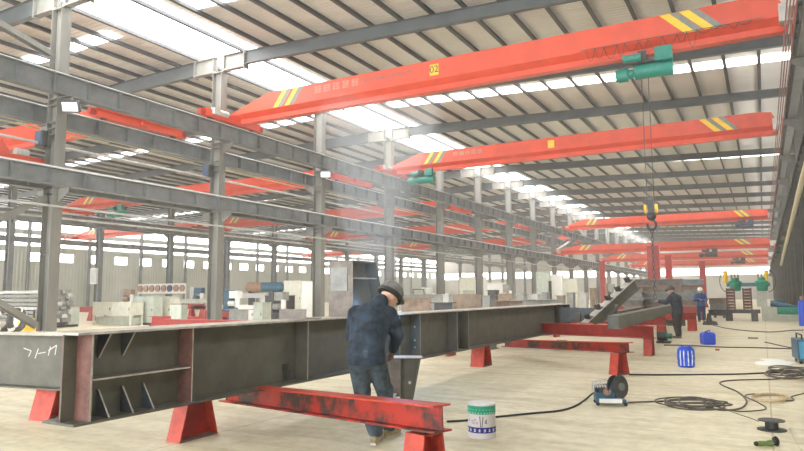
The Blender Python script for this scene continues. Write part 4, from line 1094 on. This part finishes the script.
# pipe on the right wall
pts = [at(u, v, X=1.02) for u, v in ((822, 110), (812, 146), (802, 180), (795, 208), (788, 236), (781, 265))]
tag(MB().tube(pts, .07, 8).build('service_pipe', PALEY, smooth=True), 'long pale service pipe sloping along the right columns', 'pipe')

# ------------------------------------------------------------------ people
def capsule(bm, a, b, ra, rb, flat=None, n=14):
    """tapered round-ended limb from a to b; flat = (axis, factor) squeezes it across an axis"""
    a, b = Vector(a), Vector(b); d = b-a; L = max(d.length, 1e-4); d = d/L
    u = Vector((0,0,1)) if abs(d.z) < .9 else Vector((0,1,0))
    x = d.cross(u).normalized(); y = d.cross(x); rs = []
    for i in range(1, 6):
        t = math.pi/2*(1-i/5.0); rs.append((-math.sin(t)*ra, max(math.cos(t)*ra, 1e-4)))
    for i in range(0, 5):
        t = math.pi/2*i/5.0; rs.append((L+math.sin(t)*rb, math.cos(t)*rb))
    rows = []; mid = (a+b)/2
    for h, r in rs:
        row = []
        for k in range(n):
            p = a+d*h+(x*math.cos(2*math.pi*k/n)+y*math.sin(2*math.pi*k/n))*r
            if flat:
                ax = Vector(flat[0]).normalized(); q = p-mid; p = mid+q-ax*(q.dot(ax)*(1-flat[1]))
            row.append(bm.verts.new(p))
        rows.append(row)
    for r1, r2 in zip(rows, rows[1:]):
        for k in range(n):
            j = (k+1) % n; bm.faces.new([r1[k], r1[j], r2[j], r2[k]])
    bm.faces.new(list(reversed(rows[0]))); bm.faces.new(rows[-1])
def fleshed(name, segs, m, voxel, parent=None, smooth_it=6):
    bm = bmesh.new()
    for s in segs: capsule(bm, *s)
    bmesh.ops.recalc_face_normals(bm, faces=bm.faces)
    me = bpy.data.meshes.new(name); bm.to_mesh(me); bm.free()
    o = bpy.data.objects.new(name, me); COL.objects.link(o)
    r = o.modifiers.new('r', 'REMESH'); r.mode = 'VOXEL'; r.voxel_size = voxel
    if smooth_it:
        s = o.modifiers.new('s', 'SMOOTH'); s.iterations = smooth_it; s.factor = .5
    dg = bpy.context.evaluated_depsgraph_get(); dg.update()
    me2 = bpy.data.meshes.new_from_object(o.evaluated_get(dg)); o.modifiers.clear(); o.data = me2; bpy.data.meshes.remove(me)
    me2.name = name; me2.materials.clear(); me2.materials.append(m)
    for p in me2.polygons: p.use_smooth = True
    if parent: o.parent = parent
    return o
def cut_below(o, z):
    bm = bmesh.new(); bm.from_mesh(o.data)
    bmesh.ops.bisect_plane(bm, geom=bm.verts[:]+bm.edges[:]+bm.faces[:], plane_co=(0, 0, z), plane_no=(0, 0, -1), clear_outer=True)
    e = [e for e in bm.edges if e.is_boundary]
    bmesh.ops.holes_fill(bm, edges=e, sides=0); bm.to_mesh(o.data); bm.free()
def lerp(a, b, t): return tuple(Vector(a)*(1-t)+Vector(b)*t)
def hand_segs(w, d, side, palmn):
    """palm and five bent fingers from the wrist w along d; palmn = direction the fingers curl to"""
    w, d = Vector(w), Vector(d).normalized(); pn = Vector(palmn); pn = (pn-d*pn.dot(d)).normalized(); ac = d.cross(pn)*side
    S = [(w, w+d*.045, .026, .030, (pn, .7)), (w+d*.03, w+d*.085, .034, .036, (pn, .55))]
    for k, l in enumerate((.066, .076, .072, .056)):
        b = w+d*.085+ac*(.030-.020*k); e1 = b+d*l*.5+pn*.010; e2 = e1+(d*.6+pn*.8).normalized()*l*.33; e3 = e2+(d*.15+pn).normalized()*l*.26
        S += [(b, e1, .0095, .009), (e1, e2, .009, .0085), (e2, e3, .0085, .0075)]
    b = w+d*.03+ac*.030; e = b+(d*.6+ac*.7).normalized()*.045; e2 = e+(d*.9+pn*.5).normalized()*.034
    S += [(b, e, .012, .011), (e, e2, .0105, .009)]
    return S
HS = 1.1
def head_segs(c, M):
    def q(x, y, z): return tuple(Vector(c)+M @ (Vector((x, y, z))*HS))
    S = [(q(0, -.015, .03), q(0, .0, .03), .094*HS, .092*HS), (q(0, .02, -.02), q(0, .045, -.085), .072, .042), (q(0, .085, .035), q(0, .092, .05), .022, .02)]
    S += [(q(0, .085, .02), q(0, .112, -.022), .010, .016), (q(-.02, .082, -.058), q(.02, .082, -.058), .010, .010), (q(-.022, .080, -.070), q(.022, .080, -.070), .009, .009)]
    for s in (-1, 1): S += [(q(s*.080, -.01, .015), q(s*.086, -.02, -.03), .015, .011), (q(s*.04, .062, -.02), q(s*.045, .055, -.03), .024, .02)]
    return S
def look(yaw, pitch, roll=0):
    return (Matrix.Rotation(-yaw, 3, 'Z') @ Matrix.Rotation(-pitch, 3, 'X') @ Matrix.Rotation(roll, 3, 'Y'))
def person(label, p, rz, J, cloth, trouser, hatm, vox, face=(0, 0), mask=True, gloves=True, cuff=SHOE, hi=False):
    Mh = look(R(face[0]), R(face[1])); h = Vector(J['head'])
    B = [(J['pelvis'], J['waist'], .13, .12), (J['waist'], J['chest'], .12, .14), (J['chest'], J['neck'], .12, .062), (J['neck'], lerp(J['neck'], J['head'], .6), .056, .054)]
    B += head_segs(h, Mh)
    for s, side in (('L', 1), ('R', -1)):
        B += [(J['sh'+s], J['el'+s], .055, .043), (J['el'+s], J['wr'+s], .042, .029), (J['chest'], J['sh'+s], .09, .06)]
        B += hand_segs(J['wr'+s], Vector(J['wr'+s])-Vector(J['el'+s]), side, J.get('palm'+s, (0, 0, -1)))
        B += [(J['hip'+s], J['kn'+s], .082, .056), (J['kn'+s], J['an'+s], .056, .038), (J['pelvis'], J['hip'+s], .11, .09)]
        a = Vector(J['an'+s]); t = Vector(J['toe'+s]); B += [(a, (*t.xy, .045), .036, .03)]
    o = fleshed('person', B, SKIN, vox if hi else vox, None, 3)
    o.location = p; o.rotation_euler = (0, 0, rz); tag(o, label, 'person')
    # jacket: torso, collar and sleeves
    pe, wa, chs, ne = J['pelvis'], J['waist'], J['chest'], J['neck']; fw = (0, 1, .0)
    hem = tuple(Vector(pe)+Vector((0, -.0, -.06)))
    S = [(hem, wa, .215, .20, (fw, .80)), (wa, chs, .20, .225, (fw, .80)), (chs, lerp(chs, ne, .55), .21, .135, (fw, .8)), (lerp(chs, ne, .55), lerp(chs, ne, 1.04), .110, .088)]
    for s in 'LR':
        S += [(lerp(chs, ne, .35), J['sh'+s], .13, .098), (J['sh'+s], J['el'+s], .098, .078), (J['el'+s], lerp(J['el'+s], J['wr'+s], .92), .076, .056)]
        m_ = lerp(J['sh'+s], J['el'+s], .5); S += [(tuple(Vector(m_)+Vector((.015, -.015, .02))), tuple(Vector(m_)+Vector((-.01, -.01, -.03))), .078, .080)]
    j = fleshed('jacket', S, cloth, vox, o, 2)
    cut_below(j, hem[2]-.045)
    S = []
    for s in 'LR':
        S += [(tuple(Vector(pe)+Vector((0, 0, -.02))), J['hip'+s], .16, .128), (J['hip'+s], J['kn'+s], .126, .088), (J['kn'+s], tuple(Vector(J['an'+s])+Vector((0, 0, .03))), .086, .082)]
        k_ = Vector(J['kn'+s]); S += [(tuple(k_+Vector((.0, -.02, -.06))), tuple(k_+Vector((.01, -.02, .05))), .083, .088)]
    fleshed('trousers', S, trouser, vox, o, 2)
    for s in 'LR':
        a = Vector(J['an'+s]); t = Vector((*Vector(J['toe'+s]).xy, .05)); hl = a+(a-t).normalized()*.05; hl.z = .045
        dv = Vector((t.x-a.x, t.y-a.y, 0)).normalized()
        sh = fleshed('shoe', [((a.x, a.y, .10), (a.x, a.y, .06), .058, .055), (hl, (a.x, a.y, .05), .042, .046), ((a.x, a.y, .055), t, .050, .043)], cuff, max(vox*.8, .008), o, 2)
        so = MB(); w = Vector((-dv.y, dv.x, 0)); c0 = Vector((hl.x, hl.y, 0))-dv*.045; c1 = Vector((t.x, t.y, 0))+dv*.045; rr_ = []
        for zz in (.0, .022):
            rr_.append([Vector((*(c0+w*.030).xy, zz)), Vector((*(c0-w*.030).xy, zz)), Vector((*(c0+(c1-c0)*.3-w*.038).xy, zz)), Vector((*(c0+(c1-c0)*.72-w*.046).xy, zz)), Vector((*(c1-w*.02).xy, zz)), Vector((*(c1+w*.02).xy, zz)), Vector((*(c0+(c1-c0)*.72+w*.046).xy, zz)), Vector((*(c0+(c1-c0)*.3+w*.038).xy, zz))])
        so.rings(rr_).build('sole', RUBBERSOLE, sh)
        if gloves:
            gs = hand_segs(J['wr'+s], Vector(J['wr'+s])-Vector(J['el'+s]), 1 if s == 'L' else -1, J.get('palm'+s, (0, 0, -1)))
            dd_ = (Vector(J['wr'+s])-Vector(J['el'+s])).normalized()
            gs = [(q[0], q[1], q[2]+.006, q[3]+.006)+tuple(q[4:]) for q in gs]+[(Vector(J['wr'+s])-dd_*.08, Vector(J['wr'+s]), .055, .04)]
            fleshed('glove', gs, LEATHER, max(vox*.7, .006), o, 1)
    # helmet with headband and peak, eyes
    hm_ = Matrix.Translation(h) @ Mh.to_4x4() @ Matrix.Scale(HS*1.04, 4)
    k = MB(); prof = [(.122, .045), (.125, .055), (.118, .095), (.098, .135), (.060, .162), (.02, .170)]
    rs = [[hm_ @ Vector((r*.93*math.cos(2*math.pi*i/24), r*1.08*math.sin(2*math.pi*i/24)-.012, z)) for i in range(24)] for r, z in prof]
    k.rings(rs); ht = k.build('helmet', hatm, o, smooth=True)
    k = MB(); rs = [[hm_ @ Vector((r*.95*math.cos(2*math.pi*i/24), r*1.08*math.sin(2*math.pi*i/24)-.012, z)) for i in range(24)] for r, z in ((.118, .012), (.127, .015), (.129, .052), (.12, .055))]
    k.rings(rs).build('headband', BLACK, ht, smooth=True)
    k = MB(); k.rings([[hm_ @ Vector((x*.9, .115+.06*(1-(x/.1)**2), .040+dz)) for x in (-.1, -.06, -.02, .02, .06, .1)]+[hm_ @ Vector((x*.9, .09, .048+dz)) for x in (.1, -.1)] for dz in (0, .008)]).build('peak', hatm, ht)
    if mask:
        k = MB(); k.rings([[hm_ @ Vector((.085*math.cos(R(a)), .055+.065*math.sin(R(a)), z)) for a in range(0, 181, 20)]+[hm_ @ Vector((.078*math.cos(R(a)), .05+.058*math.sin(R(a)), z)) for a in range(180, -1, -20)] for z in (-.005, .042)])
        k.build('goggles', BLACK, o)
    for s in (-1, 1):
        MB().ell(hm_ @ Vector((s*.032, .083, .010)), .012, .010, .010, 8).build('eye', WHITE, o, smooth=True)
    return o, j

wp = at(382, 441, Z=0)
J = dict(pelvis=(-.165, -.03, .91), waist=(-.165, .03, 1.03), chest=(-.13, .12, 1.24), neck=(-.02, .22, 1.46), head=(.08, .34, 1.505),
    shL=(-.285, .14, 1.335), elL=(-.34, .26, 1.09), wrL=(-.14, .45, 1.07), shR=(.075, .19, 1.325), elR=(.165, .21, 1.09), wrR=(.115, .30, .93),
    hipL=(-.245, -.03, .86), hipR=(-.075, .0, .86), knL=(-.212, .06, .47), knR=(.03, .14, .47), anL=(-.065, -.11, .10), anR=(.07, .20, .10),
    toeL=(-.02, .06, .04), toeR=(.16, .33, .04), palmL=(1, 0, -.3), palmR=(-1, 0, -.3))
w1, jk = person('welder in a navy jacket bending over the girder in front, seen from behind', (wp.x, wp.y, 0), PS, J, DENIM, TROUSER, HATM, .011, face=(48, 36))
# collar and back yoke of the jacket
w2p = at(678.5, 338.5, Z=0)
J2 = dict(pelvis=(.0, .0, .92), waist=(0, -.02, 1.05), chest=(-.03, .03, 1.28), neck=(-.08, .09, 1.49), head=(-.13, .14, 1.60),
    shL=(-.20, .08, 1.40), elL=(-.33, .20, 1.20), wrL=(-.45, .38, 1.25), shR=(.16, .02, 1.38), elR=(.28, .10, 1.14), wrR=(.22, .32, 1.18),
    hipL=(-.10, 0, .87), hipR=(.09, 0, .87), knL=(-.09, .03, .47), knR=(.08, .03, .47), anL=(-.07, -.03, .10), anR=(.09, .02, .10), toeL=(-.09, .14, .04), toeR=(.12, .18, .04))
person('worker in dark clothes standing by the grey beam under the hanging chain', (w2p.x, w2p.y, 0), PS+R(35), J2, mat('dark_navy_cotton', (.035,.042,.06), .9, 0, .3, 10), mat('dark_trousers', (.05,.045,.045), .9, 0, .3, 10), DGREY, .02, face=(0, 20), mask=False, gloves=False, cuff=LEATHER)
w3p = at(702, 322, Z=0)
J3 = dict(pelvis=(.0, .0, .92), waist=(0, 0, 1.05), chest=(.0, .04, 1.28), neck=(.0, .08, 1.50), head=(.0, .12, 1.62),
    shL=(-.19, .05, 1.40), elL=(-.28, .12, 1.14), wrL=(-.10, .34, 1.16), shR=(.19, .05, 1.40), elR=(.28, .12, 1.14), wrR=(.10, .34, 1.20),
    hipL=(-.10, 0, .87), hipR=(.10, 0, .87), knL=(-.11, .03, .47), knR=(.11, .03, .47), anL=(-.10, -.02, .10), anR=(.11, .0, .10), toeL=(-.12, .15, .04), toeR=(.14, .16, .04))
person('far worker in blue overalls with a white helmet beside the beam stack', (w3p.x, w3p.y, 0), PS+R(150), J3, mat('bright_blue_cotton', (.03,.07,.22), .85, 0, .3, 10), mat('blue_trousers', (.03,.05,.12), .9, 0, .3, 10), WHITE, .025, face=(0, 15), mask=False, gloves=False, cuff=LEATHER)

# ------------------------------------------------------------------ air: haze of the hall and the welder's smoke
def volume(name, dens, aniso, col, noise=None):
    m = bpy.data.materials.new(name); m.use_nodes = True; nt = m.node_tree
    nt.nodes.remove(nt.nodes['Principled BSDF'])
    v = nt.nodes.new('ShaderNodeVolumeScatter'); v.inputs['Density'].default_value = dens; v.inputs['Anisotropy'].default_value = aniso; v.inputs['Color'].default_value = (*col, 1)
    nt.links.new(v.outputs['Volume'], nt.nodes['Material Output'].inputs['Volume'])
    return m
HAZE = True
if HAZE:
    o = MB().box(WX-1, 3.8, Y0-9, Y1+1, -.5, 14.2).build('haze', volume('hall_haze', .0017, .2, (.97,.98,1)))
    tag(o, 'thin welding haze filling the hall', 'haze', kind='stuff')
    pm_ = MB(); rs = []
    for k in range(9):
        t = k/8; c = Vector((-4.95-.75*t, 8.0+1.6*t, 1.15+3.6*t)); r = .12+1.0*t
        rs.append([c+Vector((r*math.cos(2*math.pi*i/16)*(1+.15*math.sin(3*i+k)), r*math.sin(2*math.pi*i/16)*(1+.15*math.cos(2*i+k)), 0)) for i in range(16)])
    tag(pm_.rings(rs).build('welding_smoke', volume('weld_smoke', .20, .1, (.72,.86,1)), smooth=True), 'bluish smoke rising from the weld in front of the welder', 'smoke', kind='stuff')

# the welding arc: a tiny bright bead and its bluish light
arc = Vector((-5.16, 9.15, 1.262))
tag(MB().ell(arc, .012, .012, .012, 8).build('welding_arc', lit('arc_glow', (.75,.88,1), 30.0)), 'tiny glaring weld point on the girder edge in front of the welder', 'weld arc')
ld = bpy.data.lights.new('arc_light', 'POINT'); ld.energy = 7; ld.color = (.22, .5, 1); ld.shadow_soft_size = .03
lo = bpy.data.objects.new('arc_light', ld); COL.objects.link(lo); lo.location = arc+Vector((.04, 0, .05))

# ------------------------------------------------------------------ daylight
w = bpy.data.worlds.new('overcast_sky'); SC.world = w; w.use_nodes = True
bg = w.node_tree.nodes['Background']; bg.inputs['Color'].default_value = (.93, .965, 1, 1); bg.inputs['Strength'].default_value = 2.3
vs = SC.view_settings
vs.view_transform = 'Standard'; vs.look = 'None'; vs.exposure = 2.05; vs.gamma = 1; vs.use_curve_mapping = False
SC.cycles.use_denoising = True
SC.cycles.max_bounces = 8; SC.cycles.diffuse_bounces = 5; SC.cycles.volume_bounces = 1
